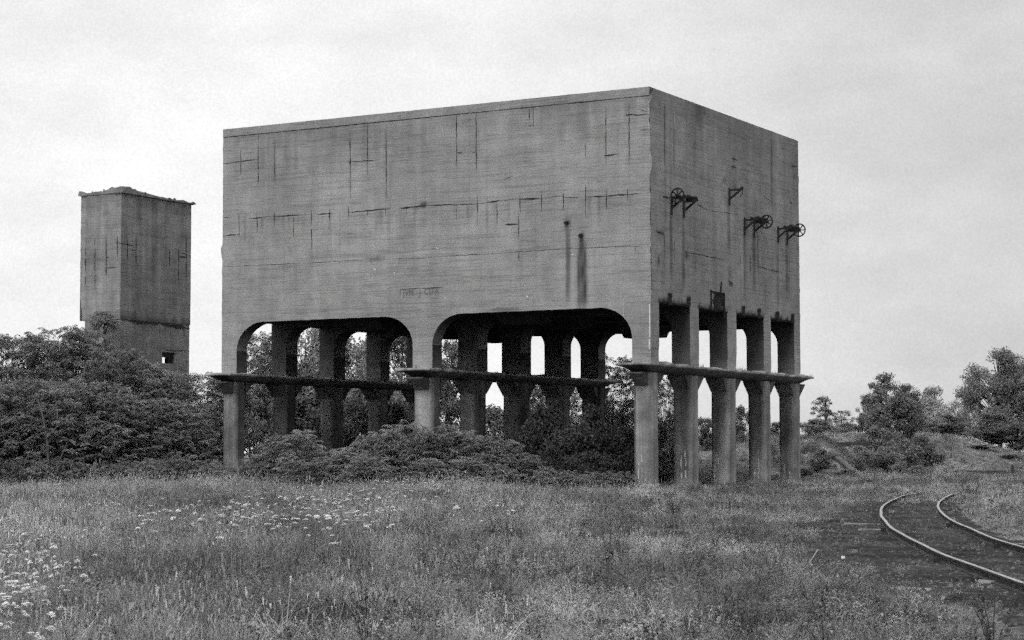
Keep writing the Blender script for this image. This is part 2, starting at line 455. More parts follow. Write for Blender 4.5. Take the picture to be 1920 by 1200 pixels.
def zlow(v):   # broken lower lip over the openings of the short side
    for i in range(4):
        a, c = PV[i][1], PV[i+1][0]
        if a < v < c: return min(.13, .06*(1+N(v*1.6, 4))*sm(a, a+.3, v)*(1-sm(c-.3, c, v))+.05*max(0, N(v*4, 9)))
    return 0
def pl_right(v, z):
    zz = z+(zlow(v) if z < ZB+.05 else 0)
    zz += (.03*N(v*.8, 11)-.05*max(0, N(v*2.2, 5)-.2)) if z > ZT-.01 and 0 < v < WID else 0
    return (chip(z, 4.) if v >= WID-.01 else 0., v+(chip(z, 6.) if v >= WID-.01 else 0), zz)
wall(vs_, zs2, pl_right, ST_R, BLOB_R, 5.)
# far walls, top
b.add([(-LEN,WID,ZB),(0,WID,ZB),(0,WID,ZT),(-LEN,WID,ZT),(-LEN,0,ZB),(-LEN,0,ZT-.39)], [(1,0,3,2)])
b.add([(-LEN,0,ZB),(-LEN,WID,ZB),(-LEN,WID,ZT),(-LEN,0,ZT)], [(0,3,2,1)])
bin_ = b.build('bin', M_CON, tower)
# floor of the bin, near-black to paint in the shade beneath, with sloping hopper bottoms between the frames
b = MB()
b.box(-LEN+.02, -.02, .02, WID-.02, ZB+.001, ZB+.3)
b.build('bin_floor', M_BLACK, tower)
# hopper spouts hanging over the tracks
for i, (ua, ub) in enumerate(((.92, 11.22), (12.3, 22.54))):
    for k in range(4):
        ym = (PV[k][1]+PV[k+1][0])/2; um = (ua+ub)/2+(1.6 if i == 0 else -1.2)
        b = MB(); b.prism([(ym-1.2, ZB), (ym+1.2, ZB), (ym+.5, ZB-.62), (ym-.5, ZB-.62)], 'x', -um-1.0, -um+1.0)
        b.build('hopper_spout', M_BLACK, tower, fix=True)
# coping band on the long side
b = MB(); m_ = 120
prof = [(.0, ZCOP), (-.035, ZCOP+.012), (-.035, ZT), (.45, ZT)]
vs = []; 
for i in range(m_+1):
    u = LEN*i/m_
    for k, (y, z) in enumerate(prof):
        dz = (.012*N(u*1.4, 4)-.03*max(0, N(u*2.7, 8)-.3)) if k == 2 and 0 < i < m_ else 0
        vs.append((-u, y, z+dz))
b.add(vs, [(i*4+k, i*4+k+1, (i+1)*4+k+1, (i+1)*4+k) for i in range(m_) for k in range(3)], stain=.16)
b.add([(-LEN, .4501, ZT), (0, .4501, ZT), (0, WID, ZT), (-LEN, WID, ZT)], [(0, 1, 2, 3)])
b.add([(0, y, z) for y, z in prof]+[(-LEN, y, z) for y, z in prof], [(0, 1, 2, 3), (7, 6, 5, 4)], stain=.12)
b.build('coping', M_CON, tower)
# shadow joint under the coping
# transverse arch frames, one for each row of piers
aus = arch_us(.5)
for r, (v0, v1) in enumerate(PV):
    b = MB(); n = len(aus)
    AR = (lambda u: arch(u)) if r == 0 else (lambda u: arch(u, .9, .9))
    if r == 0:
        fa = arch_us(.12); nf = len(fa); vs = []; st = []
        for q in range(7):
            for u in fa:
                z = arch(u)+(.02*N(u*1.5, 6)+.03*max(0, N(u*3.1, 2)-.2) if ZC-.01 < arch(u) and q == 0 else 0); z = z+(ZB-z)*q/6
                vs.append((-u, 0., z)); st.append(stain(u, z, ST_L, BLOB_L, 1.))
        b.add(vs, [(j*nf+i+1, j*nf+i, (j+1)*nf+i, (j+1)*nf+i+1) for j in range(6) for i in range(nf-1)], stain=st)
    else:
        b.add([(-u, v0, AR(u)) for u in aus]+[(-u, v0, ZB) for u in aus], [(i+1, i, n+i, n+i+1) for i in range(n-1)], stain=[bay_shade(2 if u > 20 else 1, r, 'front', AR(u)) for u in aus]+[bay_shade(2 if u > 20 else 1, r, 'front', ZB+.6) for u in aus])
    b.add([(-u, v1, AR(u)) for u in aus]+[(-u, v1, ZB) for u in aus], [(i, i+1, n+i+1, n+i) for i in range(n-1)], stain=.8)  # rear face darkened with painted shade
    # soffit, shade painted in, darker towards the crown
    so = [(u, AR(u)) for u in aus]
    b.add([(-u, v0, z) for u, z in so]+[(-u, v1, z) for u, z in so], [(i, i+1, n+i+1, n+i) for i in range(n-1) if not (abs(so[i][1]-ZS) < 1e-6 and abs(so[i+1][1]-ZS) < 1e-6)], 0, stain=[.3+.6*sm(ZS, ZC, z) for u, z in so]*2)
    b.add([(0, v0, ZS), (0, v1, ZS), (0, v1, ZB), (0, v0, ZB)], [(0, 1, 2, 3)]); b.add([(-LEN, v0, ZS), (-LEN, v1, ZS), (-LEN, v1, ZB), (-LEN, v0, ZB)], [(3, 2, 1, 0)])
    b.build('arch_frame', M_CON, tower)
# piers: faces that look into the bays have shade painted into their colour
ZL0, ZL1 = 5.05, 5.46
def pier(i, r):
    ua, ub = PU[i]; va, vb = PV[r]; b = MB(); c = .17; sd = i*7+r*3+.5
    oct_ = [(ua+c, va), (ub-c, va), (ub, va+c), (ub, vb-c), (ub-c, vb), (ua+c, vb), (ua, vb-c), (ua, va+c)]
    zz = [-.3]+[.3*k for k in range(0, 17)]+[ZL0]
    vs = []; st = []
    for z in zz:
        for k, (u, v) in enumerate(oct_):
            j = .022*N(z*1.9, sd+k*3.1)+.06*min(0, N(z*1.1, sd+k*5.3)+.3)
            vs.append((-(u+(.01 if u < (ua+ub)/2 else -.01)*0+j), v+j*.7, z))
            st.append(min(.88, max(0., .30*N(z*.7, sd+k*2.3)+.06)+bay_shade(i, r, ('front', 'front', 'in', 'in', 'back', 'back', 'out', 'out')[k], z)*sm(-.3, 2.2, z+.8*N(z*.8, sd))))
    b.add(vs, [(q*8+k, q*8+(k+1) % 8, (q+1)*8+(k+1) % 8, (q+1)*8+k)[::-1] for q in range(len(zz)-1) for k in range(8)], stain=st)
    rect = [(ua, va), (ub, va), (ub, vb), (ua, vb)]
    zz = [ZL1-.05]+[5.6+.24*k for k in range(4)]+[ZS]
    vs = []; st = []
    for z in zz:
        for k, (u, v) in enumerate(rect):
            j = 0 if z == ZS else .02*N(z*2.1, sd+k)+.10*min(0, N(z*1.7, sd+k*4.3)+.22)
            s_ = 1 if u == ua else -1
            vs.append((-u+(j if i == 0 and k in (0, 3) else (-j if i == 2 and k in (1, 2) else 0)), v, z)); st.append(.04)
    for k in range(4):   # one sheet a face so each keeps its own painted shade
        k2 = (k+1) % 4; m_ = len(zz)
        fc_ = ('front', 'in', 'back', 'out')[k]
        fv = [vs[q*4+kk] for q in range(m_) for kk in (k, k2)]
        b.add(fv, [(2*q+2, 2*q+3, 2*q+1, 2*q) for q in range(m_-1)], 1, stain=[min(.93, bay_shade(i, r, fc_, zz[q])) for q in range(m_) for _ in (0, 1)])
    p = b.build('pier', [M_PIER, M_CON], tower)
    # brackets under the ledge, fore and aft
    for sgn, v, o in ((-1, va, .64 if r == 0 else .54), (1, vb, .62 if r == 4 else .54)):
        w0, w1 = (ua+c, ub-c) if r == 0 and sgn < 0 else (ua+.06, ub-.06); b = MB()
        vs = [(-w0, v, 4.4 if r else 4.45), (-w1, v, 4.4 if r else 4.45), (-w0, v, ZL0), (-w1, v, ZL0), (-w0+.05, v+sgn*o, ZL0), (-w1-.05, v+sgn*o, ZL0), (-w0+.05, v+sgn*o, ZL0-.06), (-w1-.05, v+sgn*o, ZL0-.06)]
        b.add(vs, [(0, 1, 7, 6), (6, 7, 5, 4), (0, 6, 4, 2), (1, 3, 5, 7), (2, 4, 5, 3)], stain=.62 if (r == 0 and sgn < 0) else .65)  # shade under the ledge painted in as darkening
        b.build('bracket', M_PIER, p, fix=True)
    return p
for i in range(3):
    for r in range(5):
        p = pier(i, r)
        if i == 0 and r > 0 or (i, r) == (0, 0):
            b = MB(); rr_ = random.Random(r)
            for q in range(3 if r else 2):
                x = -rr_.uniform(.22, .72); z0 = rr_.uniform(.05, .4); z1 = z0+rr_.uniform(.6, 1.6); n = 12; sd = rr_.random()*40; vs = []
                for k in range(n+1):
                    z = z0+(z1-z0)*k/n; w = max(.004, .035*(.6+.9*N(z*2.5, sd)))*min(1, .3+4*min(k/n, 1-k/n)); xx = x+.03*N(z*1.5, sd+7)
                    vs += [(xx-w, PV[r][0]-.006, z), (xx+w, PV[r][0]-.006, z)]
                b.add(vs, [(2*k, 2*k+1, 2*k+3, 2*k+2) for k in range(n)])
            b.build('stain', M_LIMED, p)
        if (i, r) == (0, 0):
            b = MB(); bx = (-.98, .06, -.09, .55, -.3, .17); b.box(*bx); b.build('footing', M_FOOT, p)
            b = MB()
            for k in range(16):
                z = 6.6+k*.09; w = .018*(1+.6*N(z*4, 1)); b.box(-.06-w, -.06+w, -.006, .002, z, z+.09)
            for k in range(5):
                z = 6.05+k*.09; w = .014*(1+.6*N(z*4, 1)); b.box(.0+.03*0-.09-w, -.09+w+.02, -.006, .002, z, z+.09)
            b.build('stain', M_LIME, p)
# ledges
for i, (ua, ub) in enumerate(PU):
    b = MB(); o = .40; ns = 150
    y0, y1 = -.85, WID+.85
    vs = []
    for k in range(ns+1):
        t = k/ns; y = y0+(y1-y0)*t
        endt = min(1, min(y-y0, y1-y)/.80)   # underside tapers up to thin ends
        zb = ZL0+(ZL1-.11-ZL0)*(1-endt)
        jl, jr = [.06*N(y*1.3, i*9+s)+.025*N(y*4, i*5+s)-.5*max(0, N(y*.8, i*3+s)-.25) for s in (1, 2)]
        dz = .04*N(y*2, i+4)+.2*max(0, N(y*1.1, i+14)-.05)
        xl, xr = -(ub+o)-jl, -(ua-o)+jr
        ch = .03*N(y*1.5, i*3+2)
        vs += [(xl, y, ZL1-.03+dz*.4), (xl+abs(ch), y, ZL1-.12+ch*.5), (-(ub-.08), y, zb), (-(ua+.08), y, zb), (xr-abs(ch), y, ZL1-.12+ch*.5), (xr, y, ZL1-.03+dz*.4), (xr-.3, y, ZL1+dz), (xl+.3, y, ZL1+dz)]
    fs = [(k*8+j, k*8+(j+1) % 8, (k+1)*8+(j+1) % 8, (k+1)*8+j) for k in range(ns) for j in range(8)]
    fs += [tuple(range(8))[::-1], tuple(ns*8+j for j in range(8))]
    st = [(-.25, .35, .85, .85, .35, -.25, -.1, -.1)[j] for k in range(ns+1) for j in range(8)]  # underside painted darker, rims and top lighter
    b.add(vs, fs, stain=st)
    b.build('ledge', M_PIER, tower, fix=True)

# rusted reinforcement showing through the skin: thin ragged strips a few millimetres proud
def strip(b, p0, p1, w, face, jit=1., dark=0):
    L = math.hypot(p1[0]-p0[0], p1[1]-p0[1]); n = max(2, int(L/.16)); vs = []
    dx, dz = (p1[0]-p0[0])/L, (p1[1]-p0[1])/L
    sd = R.random()*50
    for k in range(n+1):
        t = k/n; j = (.03*N(t*L*2.2, sd)+.015*N(t*L*7, sd))*jit
        ww = max(.004, w*(.62+.75*N(t*L*2.6, sd+9)))*min(1, .25+3*min(t, 1-t))
        p = p0[0]+dx*L*t; z = p0[1]+dz*L*t
        a = (p-dz*(j-ww), z+dx*(j-ww)); c = (p-dz*(j+ww), z+dx*(j+ww))
        for q in (a, c): vs.append((-q[0], -.006, q[1]) if face == 'L' else (.006, q[0], q[1]))
    fs = []
    for k in range(n):
        f = (2*k, 2*k+1, 2*k+3, 2*k+2); fs.append(f)
    b.add(vs, fs)
b = MB()
VL = [(451.5,280,332,1),(484,270,352,1.2),(484,250,270,.6),(515,260,343,1),(656.7,248,340,1.2),(657,340,372,.5),(689,232,327,1.2),(724,243,350,1.2),(724,350,380,.5),(448.3,400,447,.8),(482.3,400,436,1.1),(514.3,397,424,1.1),(550,405,445,1.2),
      (584,395,424,1),(584,428,467,1.2),(618,392,413,1),(654,387,413,1),(689,392,405,.8),(723,387,405,.9),(762.7,388,402,.8),(855.7,215,312,1.3),(892.8,211,321,1.3),(993,203,226,1),(1000,200,238,1.2),(1097.8,268,282,.8),(1098,284,296,1),(1136,200,307,1.1),
      (1179.5,197,307,1.1),(855.7,380,413,.7),(895,366,402,1),(895,402,425,.4),(932,378,422,1),(975,367,400,1.3),(972.5,400,450,1),(1015.6,363.5,396.5,1.1),(1056,362,396.5,1.3),(1097.8,345,389,1),(1137,354,393,1.1),(1176.6,354,380,.9),(973,472,490,1.2),(1098,389,412,.4),(1191,462,472,1)]
for x, y0, y1, w in VL: strip(b, fl(x, y0), fl(x+(y1-y0)*.002, y1), .029*w, 'L')
HL = [(419,307,483,298.7,1),(646.7,304,711.7,300,1.1),(419,407.3,431.7,407.3,1),(465,410.7,510,406,1.1),(510,406,566.7,402.7,1.3),(595,401.7,625,399.3,1.2),(646.7,399.3,733,391,1.2),(750,390,798,385.5,1.6),(800,385.5,895,382,1.2),(895,382,941,376,1.2),(941,376,974,372,.45),
      (974,372.7,1011,372,1.4),(1011,371,1056,368,.4),(1056,370,1086,371,.7),(1099,370,1203,363,1.3),(419,442.7,450,439.3,1.5),(1132,292,1163,288,1.4),(1170,215.7,1218,214.5,1.2),(1200,244,1218,243.6,1),(856,286.5,868,286,1.2),(884,285.5,893,285.5,1),(946.7,335,961,330.5,1),
      (946.7,421,972,421,1.2),(990,236,1000,235,1),(1199,205,1213,209,.8),(419,500,560,494,.5),(560,494,680,487,.4),(735,485,800,484,.4),(800,482,935,475,.45),(935,475,1070,466,.5),(1070,466,1205,461,.5)]
for x0, y0, x1, y1, w in HL: strip(b, fl(x0, y0), fl(x1, y1), .031*w, 'L')
for k in range(46):   # joint under the coping, broken here and there
    a, c = LEN*k/46, LEN*(k+1)/46
    if N(k*.7, 3) > -.33: strip(b, (a+.02, ZCOP-.012), (c, ZCOP-.012), .020+.014*max(0, N(k*.4, 8)), 'L', .3)
VR = [(1245.7,197,313,.9),(1263.3,213,320,.9),(1303,240,325,.5),(1446.7,263,380,1.1),(1407,483,513,1.2),(1420.7,440,503,.7),(1234,480,494,1.6),(1245.7,441,463,.9),(1264,450,495,.9),(1287,470,490,1.6),(1366.7,505,530,1.2),(1369.5,504,522,.8),(1245,420,520,.5),(1327,440,490,.4),(1388,480,497,1.2),(1480,470,560,.6)]
for x, y0, y1, w in VR: strip(b, fr(x, y0), fr(x+(y1-y0)*.004, y1), .026*w, 'R')
HR = [(1242,369,1256,372,1.6),(1306.7,383,1326.7,393,1.3),(1230,435,1245,438,1.6),(1283,471.7,1356.7,486.7,1),(1420,500,1470,512,.9),(1330,395,1385,402,.5),(1372,296,1382,300,1.6),(1370,312,1381,315,1.6),(1365,526,1374,532,2.2),(1430,367,1450,380,.6),(1480,378,1486,383,1.6),(1484,310,1494,312,1.2)]
for x0, y0, x1, y1, w in HR: strip(b, fr(x0, y0), fr(x1, y1), .03*w, 'R')
# spalled arris at the near corner
for y0, y1 in ((200, 212), (240, 262), (285, 300), (318, 330), (348, 405), (408, 440), (462, 560), (566, 580)): strip(b, (.03, fr(1222, y0)[1]), (.035, fr(1222, y1)[1]), .03, 'R', 1.6)
b.build('crack', M_CRACK, tower)
# pale drips of lime
b = MB()
for x, y0, y1, w in ((1264, 210, 232, .8), (1278, 236, 250, .7), (1241, 190, 195, .7)): strip(b, fr(x, y0), fr(x, y1), .04*w, 'R')
for x, y0, y1, w in ((1217, 196, 214, .7), (1216.5, 226, 238, .7), (1218.5, 286, 300, .6), (1219.5, 457, 462, 1.)): strip(b, fl(x, y0), fl(x, y1), .022*w, 'L')
for x, y in ((835, 559), (820, 465), (703, 505), (740, 511), (1074, 477), (988, 555)): strip(b, fl(x-2, y-1.5), fl(x+2, y+1), .03, 'L')
b.build('stain', M_LIME, tower)
# drain stubs above the two long streaks
for px, py in ((1063, 418), (1090, 442)):
    u, z = fl(px, py); b = MB(); b.tube([(-u, .02, z), (-u, -.16, z-.02)], .085, 10); b.build('drain_pipe', M_IRON, tower)
# worn cast inscription panel: shallow frame with letters that time has nearly erased
u0, z1 = fl(749, 542); u1, z0 = fl(830, 556)
pan = MB()
strip(pan, fl(750, 542.5), fl(791, 540.8), .02, 'L', .5); strip(pan, fl(791, 540.8), fl(830, 538.8), .03, 'L', .5); strip(pan, fl(750.5, 542), fl(750, 557), .022, 'L', .5); strip(pan, fl(788, 541), fl(787, 560), .035, 'L', .8)
po = pan.build('inscription_panel', M_CRACK, tower)
M_LET = plain('worn_lettering', .13, .35, 5)
for txt, pxa, pya in (('JVM', 756, 555), ('CSFA', 795, 553)):
    fc = bpy.data.curves.new('lettering', 'FONT'); fc.body = txt; fc.size = .44; fc.extrude = .004; fc.space_character = 1.05
    fo = bpy.data.objects.new('lettering', fc); COL.objects.link(fo); bpy.context.view_layer.update()
    me = bpy.data.meshes.new_from_object(fo.evaluated_get(bpy.context.evaluated_depsgraph_get())); COL.objects.unlink(fo)
    u, z = fl(pxa, pya)
    me.transform(Matrix.Translation((-u, -.004, z)) @ Matrix.Rotation(pi/2, 4, 'X') @ Matrix.Scale(.78, 4, (1, 0, 0)))
    me.materials.clear(); me.materials.append(M_LET)
    link('lettering', me, po)
# iron posts of the old coal gates above the openings of the short side
for px, py0, py1 in ((1254, 549, 572), (1289, 556, 575), (1391.5, 573, 592), (1421, 578, 597), (1456, 584, 602), (1484, 588, 606)):
    v, z1 = fr(px, py0); z0 = fr(px, py1)[1]
    b = MB(); b.prism([(v-.06, z0), (v+.06, z0), (v+.05, z1-.2), (v+.085, z1-.16), (v+.085, z1-.03), (v+.03, z1), (v-.05, z1-.01), (v-.08, z1-.08), (v-.05, z1-.2)], 'x', .003, .13)
    b.build('gate_hinge', M_IRON, tower, fix=True)
# small hatch in the short side with a rusted angle frame and its leaf hanging
va, zt = fr(1332, 543); vb, zb_ = fr(1358, 583)
b = MB(); w = .07
b.box(.003, .05, va-.02, va+w, zb_, zt); b.box(.003, .05, vb-w, vb, zb_-.3, zt-.06); b.box(.003, .05, va, vb, zt-.12, zt-.05); b.bar((.03, va, zb_+.4), (.03, va+.5, zb_+.46), .05); b.bar((.03, vb-.5, zt-.1), (.05, vb-.42, zt+.45), .06)
hf = b.build('hatch_frame', M_IRON, tower)
b = MB(); vs = []
for a in range(11):
    for c in range(9):
        v = va+.35+(vb-w-va-.35)*c/8; z = zb_+(zt-.12-zb_)*a/10
        vs.append((.012+.03*N(a*.5, c*.5, 2)*(a < 6), v+(.25*N(a*.4, 3) if c == 0 else 0), z))
b.add(vs, [(a*9+c, a*9+c+1, a*9+c+10, a*9+c+9) for a in range(10) for c in range(8)])
b.build('hatch_leaf', plain('rusted_plate', .022, 1., 2.6), hf)

# pulley brackets bolted to the short side: each a thing of its own
def torus(b, c, r, t, n=28, k=6):
    vs = []
    for i in range(n):
        a = 2*pi*i/n
        for j in range(k):
            q = 2*pi*j/k; rr = r+t*math.cos(q)
            vs.append((c[0]+rr*math.cos(a), c[1]+t*1.3*math.sin(q), c[2]+rr*math.sin(a)))
    b.add(vs, [(i*k+j, ((i+1) % n)*k+j, ((i+1) % n)*k+(j+1) % k, i*k+(j+1) % k) for i in range(n) for j in range(k)])
def bracket(root, v, z, out, name='bracket', knee=.42):
    b = MB()
    b.box(.0, .06, v-.05, v+.05, z-.72, z+.12)
    b.bar((.03, v, z), (out, v, z+.02), .09, .09); b.bar((.04, v, z-knee), (out-.08, v, z-.02), .085, .085)
    b.box(out-.07, out+.05, v-.05, v+.05, z-.03, z+.13)
    return b.build(name, M_IRON, root)
def sheave(label, b1, b2, wc, ang, gear_at, out=.66):
    v1, z1 = fr(*b1); v2, z2 = fr(*b2); zA = (z1+z2)/2
    uo = .40; vw, zw = fr(wc[0], wc[1], -uo)
    o = empty('pulley_bracket', (X0+V[0]*v1-U[0]*.004, Y0+V[1]*v1-U[1]*.004, zA), -YAW)
    tag(o, label, 'pulley', 'pulley brackets on the short wall')
    dv = v2-v1; wv = vw-v1; wz = zw-zA
    bracket(o, 0, wz-.10, out); bracket(o, dv, wz-.10, out)
    b = MB(); lo, hi = min(-.12, wv-.12), max(dv+.12, wv+.12)
    b.tube([(uo, lo, wz), (uo, hi, wz)], .045, 8); b.build('shaft', M_IRON, o)
    b = MB(); torus(b, (uo, wv, wz), .315, .036)
    for k in range(7):
        a = ang+2*pi*k/7; b.bar((uo+.05*math.cos(a), wv, wz+.05*math.sin(a)), (uo+.30*math.cos(a), wv, wz+.30*math.sin(a)), .045, .04)
    b.tube([(uo, wv-.09, wz), (uo, wv+.09, wz)], .075, 10)
    b.build('wheel', M_IRON, o)
    for q, rr in gear_at:
        b = MB(); torus(b, (uo+.02, dv*q, wz), rr, .035, 16); b.tube([(uo, dv*q-.06, wz), (uo, dv*q+.06, wz)], rr*.75, 9)
        b.build('gear', M_IRON, o)
    b = MB(); b.tube([(uo+.1, dv*.55, wz+.04), (out+.12, dv*.8, wz+.02)], .05, 6); b.build('lever', M_IRON, o)
sheave('rusty spoked pulley wheel nearest the corner, above its two wall brackets', (1258, 372), (1281, 381), (1270, 366.5), .5*pi, ((.72, .12), (1.12, .08)))
sheave('rusty spoked pulley on the middle pair of brackets, seen wholly against the wall', (1395, 412), (1413, 417), (1437, 415.5), .28, ((.62, .13), (1.1, .13)))
sheave('rusty spoked pulley wheel standing out past the wall edge against the sky', (1458, 430), (1475, 434), (1498.5, 431.5), .0, ((.62, .14), (1.1, .11)))
v1, z1 = fr(1366.5, 357)
o = empty('bare_bracket', (X0+V[0]*v1-U[0]*.004, Y0+V[1]*v1-U[1]*.004, z1), -YAW)
tag(o, 'single rusty wall bracket without a wheel, a short hook hanging from its tip', 'bracket')
bracket(o, 0, 0, .68)
b = MB(); b.tube([(.68, 0, .06), (.69, 0, -.22), (.62, 0, -.30), (.58, 0, -.36)], .022, 6); b.build('hook', M_IRON, o)

# ------------------------------------------------------------------ the narrow second tower
x2, y2, _ = at(228, 358, 112)
t2 = empty('narrow_tower', (x2, y2, 0), -YAW)
tag(t2, 'narrow ruined concrete tower with a broken roof edge rising from the thicket', 'tower')
def face_u2(px, py):
    d = ray(px, py); t = (x2*V[0]+y2*V[1])/(d[0]*V[0]+d[1]*V[1]); return (t*(d[0]*U[0]+d[1]*U[1])-(x2*U[0]+y2*U[1]), EYE+t*d[2])
def face_v2(px, py):
    d = ray(px, py); t = (x2*U[0]+y2*U[1])/(d[0]*U[0]+d[1]*U[1]); return (t*(d[0]*V[0]+d[1]*V[1])-(x2*V[0]+y2*V[1]), EYE+t*d[2])
L2 = face_u2(151, 480)[0]; W2 = face_v2(358, 480)[0]; Z2 = face_v2(300, 372)[1]; ZM = face_v2(290, 604)[1]
b = MB()
S2 = []
for px, y0, y1, w, s in ((262, 372, 440, .16, .5), (290, 375, 520, .28, .28), (275, 372, 400, .3, .15), (320, 520, 600, .2, .2), (340, 400, 560, .15, .12)):
    v, z1 = face_v2(px, y0); S2.append((v, z1, face_v2(px, y1)[1], w, s, 0))
def st2(p, z, ST, seed):
    s = stain(p, z, ST, [], seed)*.8
    s = max(s, .55*(1-sm(ZM+.0, ZM+.5, z-.25*N(p*2.2, seed)))*(1 if seed > 5 else .3) if z > ZM-.05 else 0)
    return min(.9, s+.14*sm(Z2-1.3, Z2, z+.4*N(p*2, seed)))
def sheet(b, ps, zs, place, stf):
    n = len(ps); b.add([place(p, z) for z in zs for p in ps], [(j*n+i, j*n+i+1, (j+1)*n+i+1, (j+1)*n+i) for j in range(len(zs)-1) for i in range(n-1)], stain=[stf(p, z) for z in zs for p in ps])
zs = [ZM+(Z2-ZM)*k/50 for k in range(51)]
def ragged(u, z): return .06*N(z*1.1, 4)+.03*N(z*4, 2)-.30*max(0, sm(ZM+1.5, ZM-.2, z)+.5*N(z*3, 8))
sheet(b, [L2*(1-k/20) for k in range(21)], zs, lambda u, z: (-u-(ragged(u, z) if u > L2-.01 else 0), .0+.02*N(u*2, z*2), z), lambda p, z: st2(p, z, [], 3))
sheet(b, [W2*k/44 for k in range(45)], zs, lambda v, z: (.0, v+.02*N(z*2, 3)*(v > W2-.01), z), lambda p, z: st2(p, z, S2, 9))
b.add([(-L2, 0, ZM), (-L2, W2, ZM), (-L2, W2, Z2), (-L2, 0, Z2), (0, W2, ZM), (0, W2, Z2)], [(0, 3, 2, 1), (1, 2, 5, 4)])
b.add([(-L2, 0, ZM), (-L2, W2, ZM), (0, W2, ZM), (0, 0, ZM)], [(0, 1, 2, 3)])
b.build('shaft', M_CON2, t2)
# roof slab, edge broken, higher at the near corner
b = MB(); n = 30; top = []
ring = [(-L2-.14+(L2+.30)*k/n, -.1) for k in range(n)]+[(.16, -.1+(W2+.30)*k/n) for k in range(n)]+[(.16-(L2+.30)*k/n, W2+.2) for k in range(n)]+[(-L2-.14, W2+.2-(W2+.30)*k/n) for k in range(n)]
vs = []
for lay in (0, 1):
    for i, (x, y) in enumerate(ring):
        j = .14*N(i*.35, lay+2)+.08*N(i*1.3, 7+lay)
        if y < 0 and x > -L2+.3: j -= .14*sm(.2, 1.2, -x)     # most of the short side's lip has fallen away
        z = Z2-.05 if lay == 0 else Z2+.10+.07*N(i*.4, 5)+.06*N(i*1.1, 5)+.12*sm(-1.9, -.6, x)*(1 if y < 1.2 else 0)+(.10 if N(i*.5, 21) > .12 else 0)-.08*sm(.5, W2, y)
        k_ = 1+j*.25
        cx, cy = -L2/2, W2/2
        vs.append((cx+(x-cx)*k_, cy+(y-cy)*(1+j*.1), z))
m4 = len(ring)
b.add(vs, [(i, (i+1) % m4, m4+(i+1) % m4, m4+i) for i in range(m4)]+[tuple(range(m4))[::-1], tuple(m4+i for i in range(m4))], stain=.3)
b.build('roof_slab', M_CON2, t2, fix=True)
# lower storey: slightly set back, with an opening that looks right through
b = MB(); ins = .035
va2, zt2 = face_v2(305, 660); vb2, zb2 = face_v2(326, 682)
def panel_y(x, th, y0, y1, z0, z1, hole):  # wall in the y-z plane
    ya, yb, za, zb = hole
    for q in ((y0, ya, z0, z1), (yb, y1, z0, z1), (ya, yb, z0, za), (ya, yb, zb, z1)): b.box(x-th, x, q[0], q[1], q[2], q[3])
panel_y(-ins, .4, ins, W2-ins, -.2, ZM-.0, (va2, vb2+.15, zb2, zt2))
for q in ((-L2+ins, -2.7, -.2, ZM), (-1.05, -ins-.4, -.2, ZM), (-2.7, -1.05, -.2, zb2-.3), (-2.7, -1.05, zt2+.3, ZM)): b.box(q[0], q[1], W2-ins-.4, W2-ins, q[2], q[3])
b.box(-L2+ins+.32, -ins-.4, ins, ins+.4, -.2, ZM); b.box(-L2+ins+.12, -L2+ins+.32, ins+.3, W2-ins-.4, -.2, ZM)
b.build('base', M_CON2, t2)
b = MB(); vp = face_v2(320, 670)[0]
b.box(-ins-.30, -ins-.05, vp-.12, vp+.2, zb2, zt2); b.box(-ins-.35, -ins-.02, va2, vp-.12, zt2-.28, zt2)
b.build('stub_post', M_BLACK, t2)
b = MB()
def strip2(b, p0, p1, w, face):
    b2 = MB(); strip(b2, p0, p1, w, face); b.add(b2.v, [tuple(f) for f in b2.f])
for x, y0, y1 in ((178, 445, 545), (199, 438, 525), (220, 442, 480), (160, 460, 535)): strip2(b, face_u2(x, y0), face_u2(x, y1), .05, 'L')
for x0, y0, x1, y1 in ((200, 502, 218, 501), (198, 483, 206, 483)): strip2(b, face_u2(x0, y0), face_u2(x1, y1), .028, 'L')
for x, y0, y1 in ((239, 446, 486), (255, 440, 498), (318, 468, 500), (335, 463, 528), (349, 440, 545), (278, 615, 630), (300, 616, 632), (345, 610, 640)): strip2(b, face_v2(x, y0), face_v2(x, y1), .05, 'R')
for x0, y0, x1, y1 in ((218, 455, 253, 461), (245, 468, 255, 470), (335, 474, 349, 476), (335, 482, 349, 483), (310, 657, 354, 658), (240, 602, 300, 607), (300, 607, 356, 616)): strip2(b, face_v2(x0, y0), face_v2(x1, y1), .11 if y1-y0 in (5, 9) and x1 > 290 else .04, 'R')
b.build('crack', M_CRACK, t2)
